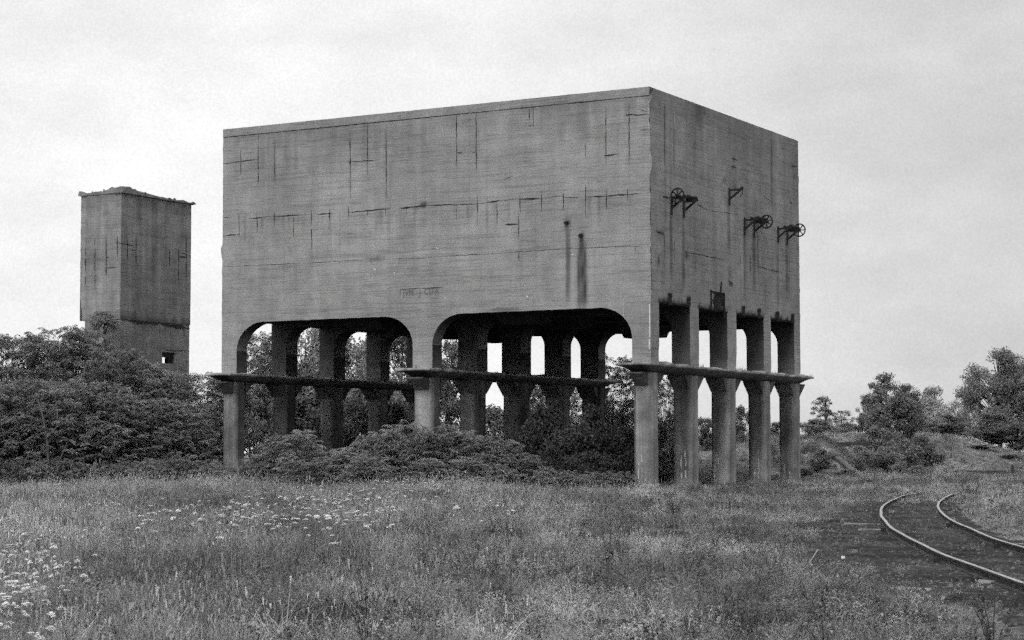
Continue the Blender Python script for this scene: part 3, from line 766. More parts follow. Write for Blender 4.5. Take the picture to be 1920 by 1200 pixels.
# ------------------------------------------------------------------ curved track
def rail_pt(y, off):   # point on the track at parameter y, offset across
    m = mid_x(y); s = (mid_x(y+.1)-mid_x(y-.1))/.2; L = math.sqrt(1+s*s)
    return (m+off/L, y-off*s/L)
track = empty('railway_track', (mid_x(40), 40, 0)); tag(track, 'rusted railway track curving away through weeds on a dark cinder bed', 'track')
TY = [13+.5*k for k in range(156)]
RZ = .015
for off in (-.7175, .7175):
    prof = [(-.066, 0), (.066, 0), (.066, .016), (.010, .03), (.010, .085), (.032, .096), (.032, .122), (-.032, .122), (-.032, .096), (-.010, .085), (-.010, .03), (-.066, .016)]
    b = MB(); n = len(prof); vs = []
    for y in TY:
        for p, z in prof:
            q = rail_pt(y, off+p); wob = .018*N(y*.22, off, 2)
            vs.append((q[0]-mid_x(40)+.02*N(y*.3, off*3, 5), q[1]-40, z+RZ+wob-.05*sm(66, 74, y)-.08*sm(74, 86, y)))
    fs = [(k*n+j, (k+1)*n+j, (k+1)*n+(j+1) % n, k*n+(j+1) % n) for k in range(len(TY)-1) for j in range(n)]
    o = b.add(vs, fs)
    for i, f in enumerate(fs):
        if i % n in (6,): b.mi[i] = 0
        else: b.mi[i] = 1
    for i in range(len(fs)):
        if i % n in (5, 7): b.mi[i] = 1
    b.add(vs[:n], [tuple(range(n))], 1)
    rl = b.build('rail', [M_RAIL, M_RAILS], track)
tie_meshes = []
for k in range(5):
    b = MB(); vs = []; nx_ = 18
    for i in range(nx_+1):
        x = -1.28+2.56*i/nx_
        e = 1-.25*max(0, N(x*3, k*7.)) - (.25*R.random() if i in (0, nx_) else 0)
        for yy_, zz_ in ((-.11, -.12), (.11, -.12), (.105*e, -.012+.02*N(x*2, k, 1)), (.0, .0-.03*max(0, N(x*4, k, 9))), (-.105*e, -.012+.02*N(x*2, k, 3))):
            vs.append((x+(R.uniform(-.05, .05) if i in (0, nx_) else 0), yy_, zz_))
    b.add(vs, [(i*5+j, i*5+(j+1) % 5, (i+1)*5+(j+1) % 5, (i+1)*5+j) for i in range(nx_) for j in range(5)]+[(4, 3, 2, 1, 0), tuple(nx_*5+j for j in range(5))])
    tie_meshes.append(b.mesh('tie', M_TIE, fix=True))
y = 17.5; k = 0
while y < 64 and k < 92:
    q = rail_pt(y, R.uniform(-.12, .12)); s = (mid_x(y+.1)-mid_x(y-.1))/.2
    o = bpy.data.objects.new('tie', tie_meshes[k % 5]); COL.objects.link(o); o.parent = track
    o.location = (q[0]-mid_x(40), q[1]-40, RZ+R.uniform(-.05, .018)); o.rotation_euler = (R.uniform(-.03, .03), R.uniform(-.012, .012), -math.atan(s)+R.uniform(-.03, .03)+(pi if R.random() < .5 else 0))
    y += .56*R.uniform(.88, 1.12); k += 1
for off, px, py in ((-.7175, 1777, 1046), (-.7175, 1672, 990), (.7175, 1784, 981), (.7175, 1878, 1019)):
    yb = gr(px, py, .1)[1]; q = rail_pt(yb, off-.13); b = MB()
    b.prism([(-.08, -.05), (.08, -.05), (.04, .10), (-.04, .10)], 'x', -.05, .04); b.box(-.16, .06, -.06, .06, -.05, .0)
    o = b.build('rail_brace', M_IRON, track, fix=True); o.location = (q[0]-mid_x(40), q[1]-40, .0)

# ------------------------------------------------------------------ plants
def frond(b, p, az, el, L, rnd, npair=7, droop=1.0, wid=.36, lw=.05, base=None):
    """one pinnate leaf: a bent midrib with drooping leaflets in pairs"""
    x, y, z = p; ca, sa = math.cos(az), math.sin(az); pts = []
    n = npair+1; e = el
    for i in range(n+1):
        pts.append((x, y, z)); st = L/n
        x += ca*math.cos(e)*st; y += sa*math.cos(e)*st; z += math.sin(e)*st
        e -= droop*(.16+.10*i/n)
    sh0 = rnd.random() if base is None else .35*rnd.random()+.65*base
    for i in range(2, n+1):
        px, py, pz = pts[i]; t = i/n
        ll = L*wid*(.55+.6*math.sin(pi*min(1, .18+t*.75)))
        for s in (-1, 1):
            a2 = az+s*(1.25-.25*t)+rnd.uniform(-.15, .15); dz = -ll*rnd.uniform(.25, .75)
            dx, dy = math.cos(a2)*ll, math.sin(a2)*ll
            w = ll*lw*4.6
            fx, fy = ca*w*.5, sa*w*.5
            sh = min(1, max(0, sh0*.55+rnd.random()*.45))
            b.add([(px, py, pz), (px+dx*.45+fx, py+dy*.45+fy, pz+dz*.28), (px+dx, py+dy, pz+dz), (px+dx*.45-fx, py+dy*.45-fy, pz+dz*.34)], [(0, 1, 2, 3)], 0, shade=sh)
    px, py, pz = pts[-1]; ll = L*wid*.7
    b.add([pts[-2], (px-sa*ll*.2, py+ca*ll*.2, pz), (px+ca*ll, py+sa*ll, pz-ll*.5), (px+sa*ll*.2, py-ca*ll*.2, pz)], [(0, 1, 2, 3)], 0, shade=sh0)
def sumac(H, Rr, seed, fr_n=8, dens=2.0, fl_=.62, low=.22, rag=1.):
    """umbrella shrub: forked stems from one root, a rosette of fronds at every twig end"""
    rnd = random.Random(seed); fo, st = MB(), MB()
    area = 2*pi*Rr*(Rr+H)*.42; nt = max(7, int(area*dens))
    nst = max(3, min(9, int(Rr*2.4))); joints = []
    for i in range(nst):
        a = 2*pi*(i+rnd.random()*.7)/nst; r1 = Rr*rnd.uniform(.12, .3); h1 = H*rnd.uniform(.28, .42)
        j = (math.cos(a)*r1, math.sin(a)*r1, h1); joints.append((j, a))
        st.tube([(math.cos(a)*.1*Rr*.5, math.sin(a)*.1*Rr*.5, -.15), (j[0]*.5+rnd.uniform(-.1, .1), j[1]*.5, h1*.5), j], [.035+.012*H, .03+.008*H, .022+.006*H], 5)
    for k in range(nt):
        # spread over a dome, tops denser
        c = low+(1-low)*((k+.5)/nt)**.8; a = k*2.39996+rnd.uniform(-.3, .3)
        rr = math.sqrt(max(0, 1-(c*.96)**2))*Rr*rnd.uniform(1-.4*rag, 1.0)*(1+.18*rag*math.sin(3*a+seed))
        hh = H*c*rnd.uniform(1-.14*rag, 1.02)*(1+.08*rag*math.sin(2*a+seed*1.7))
        if N(a*1.1+seed, c*3.2, seed*.37) < -.22 and c < .85: rr *= .72; hh *= .82   # hollows in the canopy
        t = (math.cos(a)*rr, math.sin(a)*rr, hh)
        ja = min(joints, key=lambda q: (q[0][0]-t[0])**2+(q[0][1]-t[1])**2+.3*(q[0][2]-t[2])**2)[0]
        mid = tuple(ja[i]+(t[i]-ja[i])*.5+(rnd.uniform(-.12, .12) if i < 2 else -.08*Rr) for i in range(3))
        st.tube([ja, mid, t], [.02+.003*H, .016, .009], 4)
        nf = max(4, int(fr_n*rnd.uniform(.6, 1.3))); bs = rnd.random(); fk = fl_*rnd.uniform(.7, 1.2)
        for q in range(nf):
            frond(fo, t, 2*pi*q/nf+rnd.uniform(-.35, .35), rnd.uniform(.1, 1.15), fk*rnd.uniform(.75, 1.2), rnd, droop=rnd.uniform(.6, 1.5), base=bs)
        # a few fronds lower on the twig
        for q in range(2):
            s_ = rnd.uniform(.35, .8); p = tuple(mid[i]+(t[i]-mid[i])*s_ for i in range(3))
            frond(fo, p, a+rnd.uniform(-1.6, 1.6), rnd.uniform(0, .6), fl_*rnd.uniform(.6, 1.), rnd, npair=6)
    return fo, st
def leafy(H, Rr, seed, nclump=120, per=42, leaf=.17, cl=.55, trunk=True, low=.3, shape=1., gappy=.0):
    """broadleaf tree: tapering trunk, limbs to every clump of leaves"""
    rnd = random.Random(seed); fo, st = MB(), MB()
    st.tube([(0, 0, -.3), (.05*H*rnd.uniform(-.3, .3), .03*H*rnd.uniform(-.3, .3), H*.3), (0, 0, H*.62), (.1, 0, H*.9)], [.028*H, .022*H, .013*H, .004*H], 7)
    lobes = [(rnd.uniform(0, 2*pi), rnd.uniform(low+.1, .95), rnd.uniform(.55, 1)) for _ in range(9)]
    for k in range(nclump):
        la, lc, lr = lobes[k % 9] if rnd.random() < .72 else (rnd.uniform(0, 2*pi), rnd.uniform(low, .95), rnd.uniform(.3, .9))
        c = min(.97, max(low, lc+rnd.gauss(0, .085))); a = la+rnd.gauss(0, .36)
        env = math.sin(pi*min(1, max(.02, (c-low*.7)/(1.03-low*.7)))**shape)**.6
        rr = Rr*env*min(1.05, lr*rnd.uniform(.72, 1.08))*(rnd.uniform(.15, .6) if k % 3 == 0 else 1); p = (math.cos(a)*rr, math.sin(a)*rr, H*c)
        q0 = (0, 0, max(H*.15, H*(c-.22)))
        if k % 2 == 0: st.tube([q0, (p[0]*.5, p[1]*.5, (q0[2]+p[2])*.5-.03*H), p], [.007*H, .005*H, .002*H], 4)
        sh0 = rnd.random(); cs = cl*rnd.uniform(.6, 1.25)
        for i in range(int(per*rnd.uniform(.6, 1.3))):
            d = Vector((rnd.gauss(0, 1), rnd.gauss(0, 1), rnd.gauss(0, .75))); d = d.normalized()*cs*rnd.random()**.45
            cx, cy, cz = p[0]+d.x, p[1]+d.y, p[2]+d.z
            L = leaf*rnd.uniform(.6, 1.3); u = Vector((rnd.gauss(0, 1), rnd.gauss(0, 1), rnd.gauss(0, .7))).normalized(); w = u.cross(Vector((rnd.gauss(0, 1), rnd.gauss(0, 1), rnd.gauss(0, 1)))).normalized()
            u *= L; w *= L*.55
            fo.add([(cx-u.x, cy-u.y, cz-u.z), (cx+w.x, cy+w.y, cz+w.z), (cx+u.x, cy+u.y, cz+u.z), (cx-w.x, cy-w.y, cz-w.z)], [(0, 1, 2, 3)], 0, shade=min(1, max(0, .5*sh0+.5*rnd.random())))
    return fo, st

# base meshes, shared by copies
def meshes(pair, fm, sm_): return pair[0].mesh('foliage', fm), pair[1].mesh('stem', sm_, smooth=True)
SUM_BIG = [meshes(sumac(5.6, 2.9, 11+i, dens=2.7, fl_=.46, fr_n=9, rag=.5), M_SUMAC, M_BARK) for i in range(3)]
SUM_MID = [meshes(sumac(2.6, 1.8, 31+i, dens=(4.6, 3.4, 2.8)[i], fl_=(.42, .52, .62)[i], low=.08), M_SUMAC2, M_BARK) for i in range(3)]
SUM_LOW = [meshes(sumac(1.0, 1.0, 51+i, dens=7, fl_=.32, fr_n=7, low=.05), M_SUMAC2, M_BARK) for i in range(2)]
BUSH = [meshes(leafy(3.2, 2.0, 61+i, 130, 60, .09, .42, low=.06), M_TREE, M_BARK) for i in range(2)]
BUSHF = [meshes(leafy(3.2, 2.0, 161+i, 130, 60, .09, .42, low=.06), M_TREEF, M_BARK) for i in range(2)]
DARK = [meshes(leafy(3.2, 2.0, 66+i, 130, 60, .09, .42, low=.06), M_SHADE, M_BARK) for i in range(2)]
TREE_D = [meshes(leafy(8, 3.0, 71+i, 150, 105, .105, .62, low=.16), M_TREE, M_BARK) for i in range(3)]
TREE_P = [meshes(leafy(8, 3.4, 81+i, 150, 105, .115, .68, low=.12), M_TREE2, M_BARK) for i in range(2)]
TREE_G = [meshes(leafy(8, 2.4, 92, 46, 90, .10, .5, low=.25), M_TREEF, M_BARK)]
TREE_B = [meshes(leafy(10, 5.6, 95, 330, 110, .105, .7, low=.2), M_TREEF, M_BARK)]
BASE = {id(SUM_BIG): (5.6, 2.9), id(SUM_MID): (2.6, 1.8), id(SUM_LOW): (1.0, 1.0), id(BUSH): (3.2, 2.0), id(DARK): (3.2, 2.0), id(BUSHF): (3.2, 2.0), id(TREE_D): (8, 3.), id(TREE_P): (8, 3.4), id(TREE_G): (8, 2.4), id(TREE_B): (10, 5.6)}
cnt = {}
def plant(name, cat, group, kind, px, D, top, rad, label, var=None, rz=None, zoff=0.):
    """plant at photo column px, D metres away, its top reaching image row top, crown radius rad"""
    x, y, zt = at(px, top, D); z0 = hgt(x, y)+zoff; h, r = BASE[id(kind)]
    cnt[id(kind)] = cnt.get(id(kind), -1)+1
    me = kind[(cnt[id(kind)] if var is None else var) % len(kind)]
    o = empty(name, (x, y, z0-.02), R.uniform(0, 6.28) if rz is None else rz)
    o.scale = (rad/r, rad/r, max(.3, zt-z0)/(h*1.04))
    tag(o, label, cat, group)
    link('foliage' if cat == 'shrub' else 'crown', me[0], o); link('stem' if cat == 'shrub' else 'trunk', me[1], o)
    return o
T1 = 'sumac thicket left of the towers'
S = lambda *a, **k: plant('sumac_shrub', 'shrub', *a, **k)
for px, D, top, rad, lab in (
  (-70, 101, 640, 3.3, 'sumac bush cut by the left frame edge, behind the pale bare stem'),
  (30, 100, 618, 3.6, 'tall sumac at the left end of the thicket skyline'),
  (100, 99, 608, 3.6, 'tallest dome of the sumac thicket, first hump left of the narrow tower'),
  (158, 100, 612, 3.2, 'sumac crown touching the left wall of the narrow tower'),
  (212, 97, 640, 2.5, 'sumac crown in front of the near corner of the narrow tower'),
  (268, 98, 668, 2.5, 'sumac crown below the dark crack line of the narrow tower'),
  (326, 99, 694, 2.2, 'sumac crown just under the small see-through opening of the narrow tower'),
  (376, 102, 690, 2.2, 'sumac filling the gap between the narrow tower and the big tower'),
  (430, 106, 700, 2.0, 'dark sumac behind the left corner pier'),
  (-20, 93.5, 715, 2.6, 'front row sumac bush at the left frame edge'),
  (62, 94, 700, 2.6, 'front row sumac bush over the pale bare stem'),
  (135, 93.5, 706, 2.5, 'front row sumac bush right of the pale bare stem'),
  (205, 94, 716, 2.4, 'front row sumac bush standing below the narrow tower'),
  (275, 94.5, 738, 2.3, 'front row sumac bush with a dark hollow under it'),
  (335, 95.5, 746, 2.2, 'last front row sumac bush before the left corner pier'),
  (386, 99.5, 756, 1.6, 'small sumac bush tucked against the left corner pier')):
    S(T1, SUM_BIG, px, D, top, rad, lab)
T2 = 'low sumac along the foot of the thicket'
for px, D, top, rad, lab in (
  (-12, 91.8, 852, 1.3, 'low sumac at the left frame edge under the front row bushes'),
  (42, 91.6, 858, 1.2, 'low sumac left of the pale bare stem'),
  (88, 91.0, 864, 1.0, 'low sumac at the foot of the pale bare stem'),
  (130, 91.4, 860, 1.1, 'low sumac just right of the pale bare stem'),
  (175, 91.5, 868, 1.1, 'knee-high sumac at the foot of the thicket, third right of the pale bare stem'),
  (232, 91, 864, 1.2, 'knee-high sumac at the foot of the thicket below the narrow tower'),
  (290, 90.5, 858, 1.3, 'pale low sumac left of the left corner pier, second from it'),
  (345, 90, 856, 1.3, 'pale low sumac next but one to the left corner pier'),
  (388, 90.5, 862, 1.0, 'pale low sumac touching the left corner pier'),
  (446, 88.5, 876, .9, 'low sumac hiding the foot of the left corner pier')):
    S(T2, SUM_LOW, px, D, top, rad, lab)
T3 = 'sumac mound in front of the left arch'
for px, D, top, rad, lab in (
  (494, 88, 842, 1.15, 'leftmost bush of the sumac mound under the left arch'),
  (545, 87.5, 806, 1.7, 'raised sumac bush in front of the second pier under the left arch'),
  (602, 87, 846, 1.5, 'low saddle bush in the middle of the sumac mound'),
  (655, 86.5, 838, 1.5, 'sumac bush in front of the third pier under the left arch'),
  (712, 86.5, 806, 1.8, 'high sumac bush left of the middle front pier'),
  (772, 86, 796, 1.8, 'tallest sumac bush hiding the foot of the middle front pier'),
  (835, 85.5, 796, 1.8, 'sumac bush just right of the middle front pier'),
  (893, 85, 808, 1.7, 'arching sumac bush below the left part of the right arch'),
  (945, 85, 830, 1.5, 'sumac bush on the right slope of the mound'),
  (990, 84.8, 852, 1.2, 'last sloping sumac bush of the mound beside the dark hollow'),
  (570, 84.5, 862, 1.2, 'front sumac bush with flowers before it, left of centre'),
  (690, 84, 856, 1.3, 'front sumac bush among white flowers'),
  (805, 83.5, 858, 1.3, 'front sumac bush with long bent fronds'),
  (880, 83.3, 856, 1.3, 'front sumac bush over a dark gap, right half of the mound')):
    S(T3, SUM_MID, px, D, top, rad, lab)
T4 = 'knee-high sumac in front of the right arch'
for px, D, top, rad, lab in (
  (935, 83.5, 868, 1.0, 'knee-high sumac at the right toe of the mound'),
  (1020, 84, 876, .9, 'knee-high sumac in front of the dark bush, leftmost of four'),
  (1065, 84, 880, .9, 'knee-high sumac in front of the middle of the dark bush'),
  (1112, 84.5, 884, .9, 'knee-high sumac two plants from the near corner pier'),
  (1158, 85, 882, .9, 'knee-high sumac beside the near corner pier')):
    S(T4, SUM_LOW, px, D, top, rad, lab)
B = lambda *a, **k: plant('leafy_bush', 'shrub', *a, **k)
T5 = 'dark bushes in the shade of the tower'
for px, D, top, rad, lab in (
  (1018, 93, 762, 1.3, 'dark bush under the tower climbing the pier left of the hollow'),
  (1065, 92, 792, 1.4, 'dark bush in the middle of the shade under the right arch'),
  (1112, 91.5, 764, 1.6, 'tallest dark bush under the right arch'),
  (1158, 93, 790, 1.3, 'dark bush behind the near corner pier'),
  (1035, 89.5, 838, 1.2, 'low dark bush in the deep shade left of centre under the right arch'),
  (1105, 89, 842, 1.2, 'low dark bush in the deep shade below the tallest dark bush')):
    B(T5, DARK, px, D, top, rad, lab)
P = lambda *a, **k: plant('broadleaf_tree', 'tree', *a, **k)
T6 = 'trees seen through the tower'
for px, D, top, rad, kind, lab in (
  (478, 121, 612, 2.4, SUM_BIG, 'tall sumac tree showing fronds against the sky in the left arch'),
  (515, 125, 640, 2.6, SUM_BIG, 'sumac tree behind the second pier of the left row'),
  (575, 128, 592, 3.2, TREE_P, 'grey-green tree filling the second bay of the left row'),
  (640, 134, 602, 3.2, TREE_P, 'tree with sky holes in the third bay of the left row'),
  (695, 128, 618, 2.8, TREE_P, 'tree behind the fourth pier of the left row'),
  (752, 136, 612, 2.8, TREE_D, 'tree in the last bay of the left row, left of the middle front pier'),
  (842, 131, 634, 1.9, TREE_D, 'slim tree standing right behind the middle front pier'),
  (1150, 116, 662, 2.2, SUM_BIG, 'sumac tree left of the near corner pier with fronds on the sky'),
  (1100, 128, 716, 2.6, SUM_BIG, 'sumac tree seen low through the last bay under the right arch'),
  (1252, 121, 704, 1.5, SUM_BIG, 'sumac tree in the slot right of the near corner pier')):
    P(T6, kind, px, D, top, rad, lab)
for px, D, top, rad, lab in (
  (925, 150, 764, 2.6, 'distant bush low in the gap between two middle piers'),
  (1000, 150, 722, 3.0, 'distant bush in the narrow second gap under the right arch'),
  (560, 112, 745, 2.4, 'bush on the ground behind the second pier of the left row'),
  (650, 114, 752, 2.4, 'bush on the ground behind the third pier of the left row'),
  (735, 114, 756, 2.4, 'bush on the ground behind the fourth pier of the left row'),
  (1175, 118, 770, 2.0, 'bush behind the near corner pier, lit from the side'),
  (1235, 110, 792, 1.6, 'bush low in the slot right of the near corner pier'),
  (1322, 128, 784, 1.1, 'bush in the slot between the second and third side piers'),
  (1390, 130, 762, 1.1, 'bush in the slot between the third and fourth side piers'),
  (1455, 140, 792, 1.4, 'bush in the slot before the last side pier'),
  (1245, 98, 862, 1.0, 'small bush at the foot of the second side pier')):
    B('bushes seen through the tower', BUSH, px, D, top, rad, lab)
T7 = 'trees on the right-hand bank'
for px, D, top, rad, kind, lab in (
  (1549, 168, 741, 1.6, TREE_G, 'small open-crowned tree alone right of the big tower'),
  (1578, 172, 768, 1.3, TREE_G, 'short tree beside the small open-crowned tree'),
  (1662, 150, 697, 2.15, TREE_D, 'dark round-topped tree on the bank'),
  (1628, 152, 736, 1.2, TREE_D, 'low side tree on the left flank of the dark round-topped tree'),
  (1702, 151, 718, 1.4, TREE_D, 'side tree on the right flank of the dark round-topped tree'),
  (1748, 196, 724, 3.0, TREE_P, 'hazy paler tree between the dark tree and the big tree'),
  (1803, 190, 738, 2.6, TREE_P, 'hazy tree next to the big tree on the right'),
  (1872, 176, 651, 4.7, TREE_B, 'big spreading tree at the right frame edge'),
  (1945, 180, 690, 3.6, TREE_B, 'tree half outside the right frame edge'),
  (1716, 164, 772, 2.3, TREE_P, 'shorter pale tree below the hazy paler tree'),
  (1775, 168, 776, 2.4, TREE_D, 'dense lower tree left of the big tree'),
  (1850, 162, 772, 2.6, TREE_D, 'dark dense tree at the foot of the big tree'),
  (1908, 160, 790, 2.4, TREE_D, 'dark dense tree below the right frame edge')):
    P(T7, kind, px, D, top, rad, lab)
T8 = 'bushes on the right-hand bank'
for px, D, top, rad, kind, lab in (
  (1530, 166, 786, 2.2, BUSHF, 'pale bush behind the small open-crowned tree'),
  (1588, 164, 794, 2.2, BUSHF, 'bush between the small tree and the dark round-topped tree'),
  (1640, 140, 800, 1.7, BUSHF, 'bush at the foot of the dark round-topped tree'),
  (1730, 141, 818, 1.7, BUSH, 'darkest round bush on the slope'),
  (1700, 138, 824, 1.4, BUSHF, 'bush left of the darkest round bush'),
  (1660, 128, 838, 1.4, BUSHF, 'scrubby bush low on the middle slope'),
  (1610, 127, 836, 1.2, BUSHF, 'scrubby bush above the broken slab'),
  (1542, 120, 842, 1.25, BUSH, 'round dark bush beside the sloping slab'),
  (1585, 110, 880, .8, BUSHF, 'small dark bush near the cinder road'),
  (1690, 124, 866, .9, BUSHF, 'small bush at the toe of the bank'),
  (1722, 121, 872, .7, BUSHF, 'smallest bush at the toe of the bank'),
  (1840, 152, 838, 1.5, BUSHF, 'bush on the crest of the right hump'),
  (1895, 150, 852, 1.4, BUSHF, 'bush low on the right hump at the frame edge'),
  (1508, 112, 878, .7, BUSHF, 'small bush at the foot of the last side pier')):
    B(T8, kind, px, D, top, rad, lab)
# sapling rooted on the broken ledge of the narrow tower
x, y, z = at(196, 622, 111.5)
o = plant('sumac_shrub', 'shrub', None, SUM_LOW, 196, 111.3, 600, .95, 'sumac sapling rooted on the broken step of the narrow tower'); o.location.z = z; o.scale.z = 1.1
# the pale bare stem in the thicket
b = MB(); x, y, _ = at(93, 870, 91.5)
b.tube([(0, 0, -.2), (-.05, 0, 1.0), (-.12, .05, 2.0), (-.35, .1, 3.2), (-.6, .1, 4.0)], [.075, .065, .055, .04, .02], 7); b.tube([(-.12, .05, 1.9), (.3, 0, 2.8), (.35, 0, 3.6)], [.045, .03, .015], 6); b.tube([(.02, 0, .3), (.45, 0, 1.2), (.8, 0, 2.1)], [.04, .03, .015], 6); b.tube([(-.03, 0, .5), (-.5, 0, 1.3), (-.9, 0, 1.7)], [.035, .025, .012], 6)
o = b.build('dead_sapling', M_BARKP, smooth=True); o.location = (x, y, hgt(x, y)); tag(o, 'pale bare forked stem at the front of the sumac thicket', 'dead shrub')

M_TIE2 = plain('dirty_slab', .13, .4, 3)
# ------------------------------------------------------------------ odd things lying about
def slab(name, label, cat, px, py, D, lx, ly, lz, rz, tilt, m, sub=6):
    b = MB(); vs = []
    for k in (0, 1):
        for j in range(sub+1):
            for i in range(sub+1):
                x, y = (i/sub-.5)*lx, (j/sub-.5)*ly; e = i in (0, sub) or j in (0, sub)
                vs.append((x+(.06*lx*N(x*3, y*3, px) if e else 0), y+(.06*ly*N(y*3, x*3, px) if e else 0), (k-.5)*lz+.1*lz*N(x*4, y*4, k)))
    n = sub+1; q = n*n; fs = []
    for j in range(sub):
        for i in range(sub): a = j*n+i; fs += [(a, a+n, a+n+1, a+1), (q+a, q+a+1, q+a+n+1, q+a+n)]
    per = [i for i in range(n)]+[j*n+sub for j in range(1, n)]+[sub*n+i for i in range(sub-1, -1, -1)]+[j*n for j in range(sub-1, 0, -1)]
    fs += [(per[i], per[(i+1) % len(per)], q+per[(i+1) % len(per)], q+per[i]) for i in range(len(per))]
    b.add(vs, fs); o = b.build(name, m, fix=True)
    x, y, z = at(px, py, D); o.location = (x, y, max(z, hgt(x, y)+.02)); o.rotation_euler = (tilt[0], tilt[1], rz); tag(o, label, cat); return o
slab('concrete_slab', 'long pale broken slab sliding down the bank beside the round bush', 'slab', 1578, 866, 119, .36, 2.6, .2, .35, (.42, 0), M_TIE2)
slab('concrete_slab', 'flat pale slab lying level below the round bush', 'slab', 1567, 883, 116, 1.5, .7, .16, 0, (0, 0), M_CON2)
slab('concrete_slab', 'dark broken edge of slab on the crest left of the dark tree', 'slab', 1580, 833, 134, 3.2, 1.2, .25, .05, (0, 0), M_TIE)
for k in range(3): slab('timber', ('long dark timber lying at the foot of the right hump', 'short dark timber left of the long one at the foot of the hump', 'dark timber stacked behind the long one at the hump')[k], 'timber', (1868, 1792, 1850)[k], (889, 891, 886)[k], (131, 129, 133)[k], (2.2, 1.5, 2.6)[k], .3, .28, (.02, -.05, .0)[k], (0, 0), M_TIE)
b = MB(); b.box(-.09, .09, -.09, .09, -.2, .62); b.prism([(-.09, .62), (.09, .62), (.03, .74), (-.05, .70)], 'x', -.09, .09)
o = b.build('timber_post', M_TIE, fix=True); x, y, z = at(1899, 890, 131); o.location = (x, y, hgt(x, y)); tag(o, 'short dark post at the right end of the long timber', 'post')
x, y = gr(1850, 897); b = MB(); nseg = 30
for i in range(nseg+1):
    t = i/nseg; xx = 22+30*t
    for k in range(4):
        yy_ = 118+.02*(xx-22)+(k-1.5)*1.2*(.4+t); b.v.append((xx, yy_, hgt(xx, yy_)+(.035 if k in (1, 2) else -.02)))
for i in range(nseg):
    for k in range(3): a = i*4+k; b.f.append((a, a+4, a+5, a+1)); b.mi.append(0)
tag(b.build('sandy_path', M_SAND, smooth=True), kind='structure')
for px, py, lx, ly, rz, lab in ((1365, 1131, .30, .07, .05, 'bleached length of wood lying in the grass near the frame bottom'), (1715, 1109, .36, .09, -.1, 'bleached board on the cinders left of the track'), (1618, 985, .8, .06, .05, 'pale splintered board left of the far bend of the track'),
      (1645, 996, .75, .07, .15, 'second pale splintered board, nearer the left rail'), (890, 1113, .14, .04, .2, 'white stick lying in bare grass, upper of a pair'), (893, 1121, .12, .04, -.6, 'white stick lying in bare grass, lower of a pair'), (1885, 1098, .7, .06, -.7, 'pale plank lying along the outside of the left rail')):
    x, y = gr(px, py); slab('wood_scrap', lab, 'wood', px, py, y, lx, ly, .045, rz, (0, .04), M_WOOD, 4)
def scrap(px, py, s, lab):
    x, y = gr(px, py, .12); b = MB(); vs = []
    for j in range(5):
        for i in range(6): vs.append(((i/5-.5)*s*1.5+.1*s*N(i, j, px), (j/4-.5)*s*.6, .10+.35*s*abs(N(i*.7, j*.7, px*.1))+.2*s*j))
    b.add(vs, [(j*6+i, j*6+i+1, j*6+i+7, j*6+i+6) for j in range(4) for i in range(5)])
    b.add([(p[0], p[1], p[2]-.006) for p in vs], [(j*6+i+6, j*6+i+7, j*6+i+1, j*6+i) for j in range(4) for i in range(5)])
    o = b.build('paper_scrap', M_PAPER); o.location = (x, y, hgt(x, y)); o.rotation_euler = (.35, 0, R.uniform(-.3, .3)); tag(o, lab, 'litter')
scrap(255, 1122, .05, 'crumpled white scrap caught in tall grass near the lower left'); scrap(1579, 1041, .035, 'small white scrap on the cinders left of the track'); scrap(268, 1172, .03, 'tiny white scrap low in the grass below the crumpled one')
b = MB(); torus(b, (0, 0, .0), .062, .012, 24, 6); o = b.build('wire_hoop', M_WOOD, smooth=True); x, y = gr(1106, 1180, .0); o.location = (x, y, hgt(x, y)+.085); tag(o, 'small pale hoop standing in the grass at the frame bottom', 'hoop')
b = MB(); b.tube([(0, 0, .02), (.12, 0, .12), (.25, .02, .20), (.36, .03, .19), (.47, .03, .08), (.5, .03, .0)], .006, 5); o = b.build('dry_stalk', M_WOOD, smooth=True); x, y = gr(1500, 1160); o.location = (x, y, hgt(x, y)); tag(o, 'bent pale dry stalk arching over short grass near the lower right', 'stalk')
b = MB(); b.tube([(0, 0, .0), (.2, 0, .02), (.42, 0, .1), (.6, .0, .28), (.72, 0, .46)], .006, 5); o = b.build('dry_stalk', M_WOOD, smooth=True); x, y = gr(1420, 1103); o.location = (x, y, hgt(x, y)); tag(o, 'long pale dry stalk rising rightward out of the grass in front of the side piers', 'stalk')

# ------------------------------------------------------------------ wild carrot flowers, each its own plant
def carrot(seed):
    rnd = random.Random(seed); u, s = MB(), MB(); h = 1.0; r = .042
    s.tube([(0, 0, -.05), (.02, 0, .5), (.0, .0, .93)], [.004, .0032, .0025], 5)
    for k in range(9):
        a = 2*pi*k/9; s.tube([(0, 0, .93), (math.cos(a)*r*.5, math.sin(a)*r*.5, .965), (math.cos(a)*r*.85, math.sin(a)*r*.85, .992)], [.002, .0016, .0013], 3)
    for k in range(70):
        a = k*2.39996; q = math.sqrt((k+.5)/70)*r; x, y = math.cos(a)*q, math.sin(a)*q; z = 1.0-.022*(q/r)**2+rnd.uniform(-.003, .004); e = .0092*rnd.uniform(.7, 1.2)
        t = rnd.uniform(0, pi); c, d = math.cos(t)*e, math.sin(t)*e; w = rnd.uniform(-.006, .006)
        u.add([(x+c, y+d, z+w), (x-d, y+c, z), (x-c, y-d, z-w), (x+d, y-c, z)], [(0, 1, 2, 3)], shade=rnd.random())
    for k in range(5):
        frond(s, (0, 0, .25+.1*k), rnd.uniform(0, 6.28), .5, .16, rnd, 5, 1., .3, .03)
    s.a = {}
    return u.mesh('umbel', M_PETAL), s.mesh('stem', M_STEM)
CAR = [carrot(i) for i in range(4)]
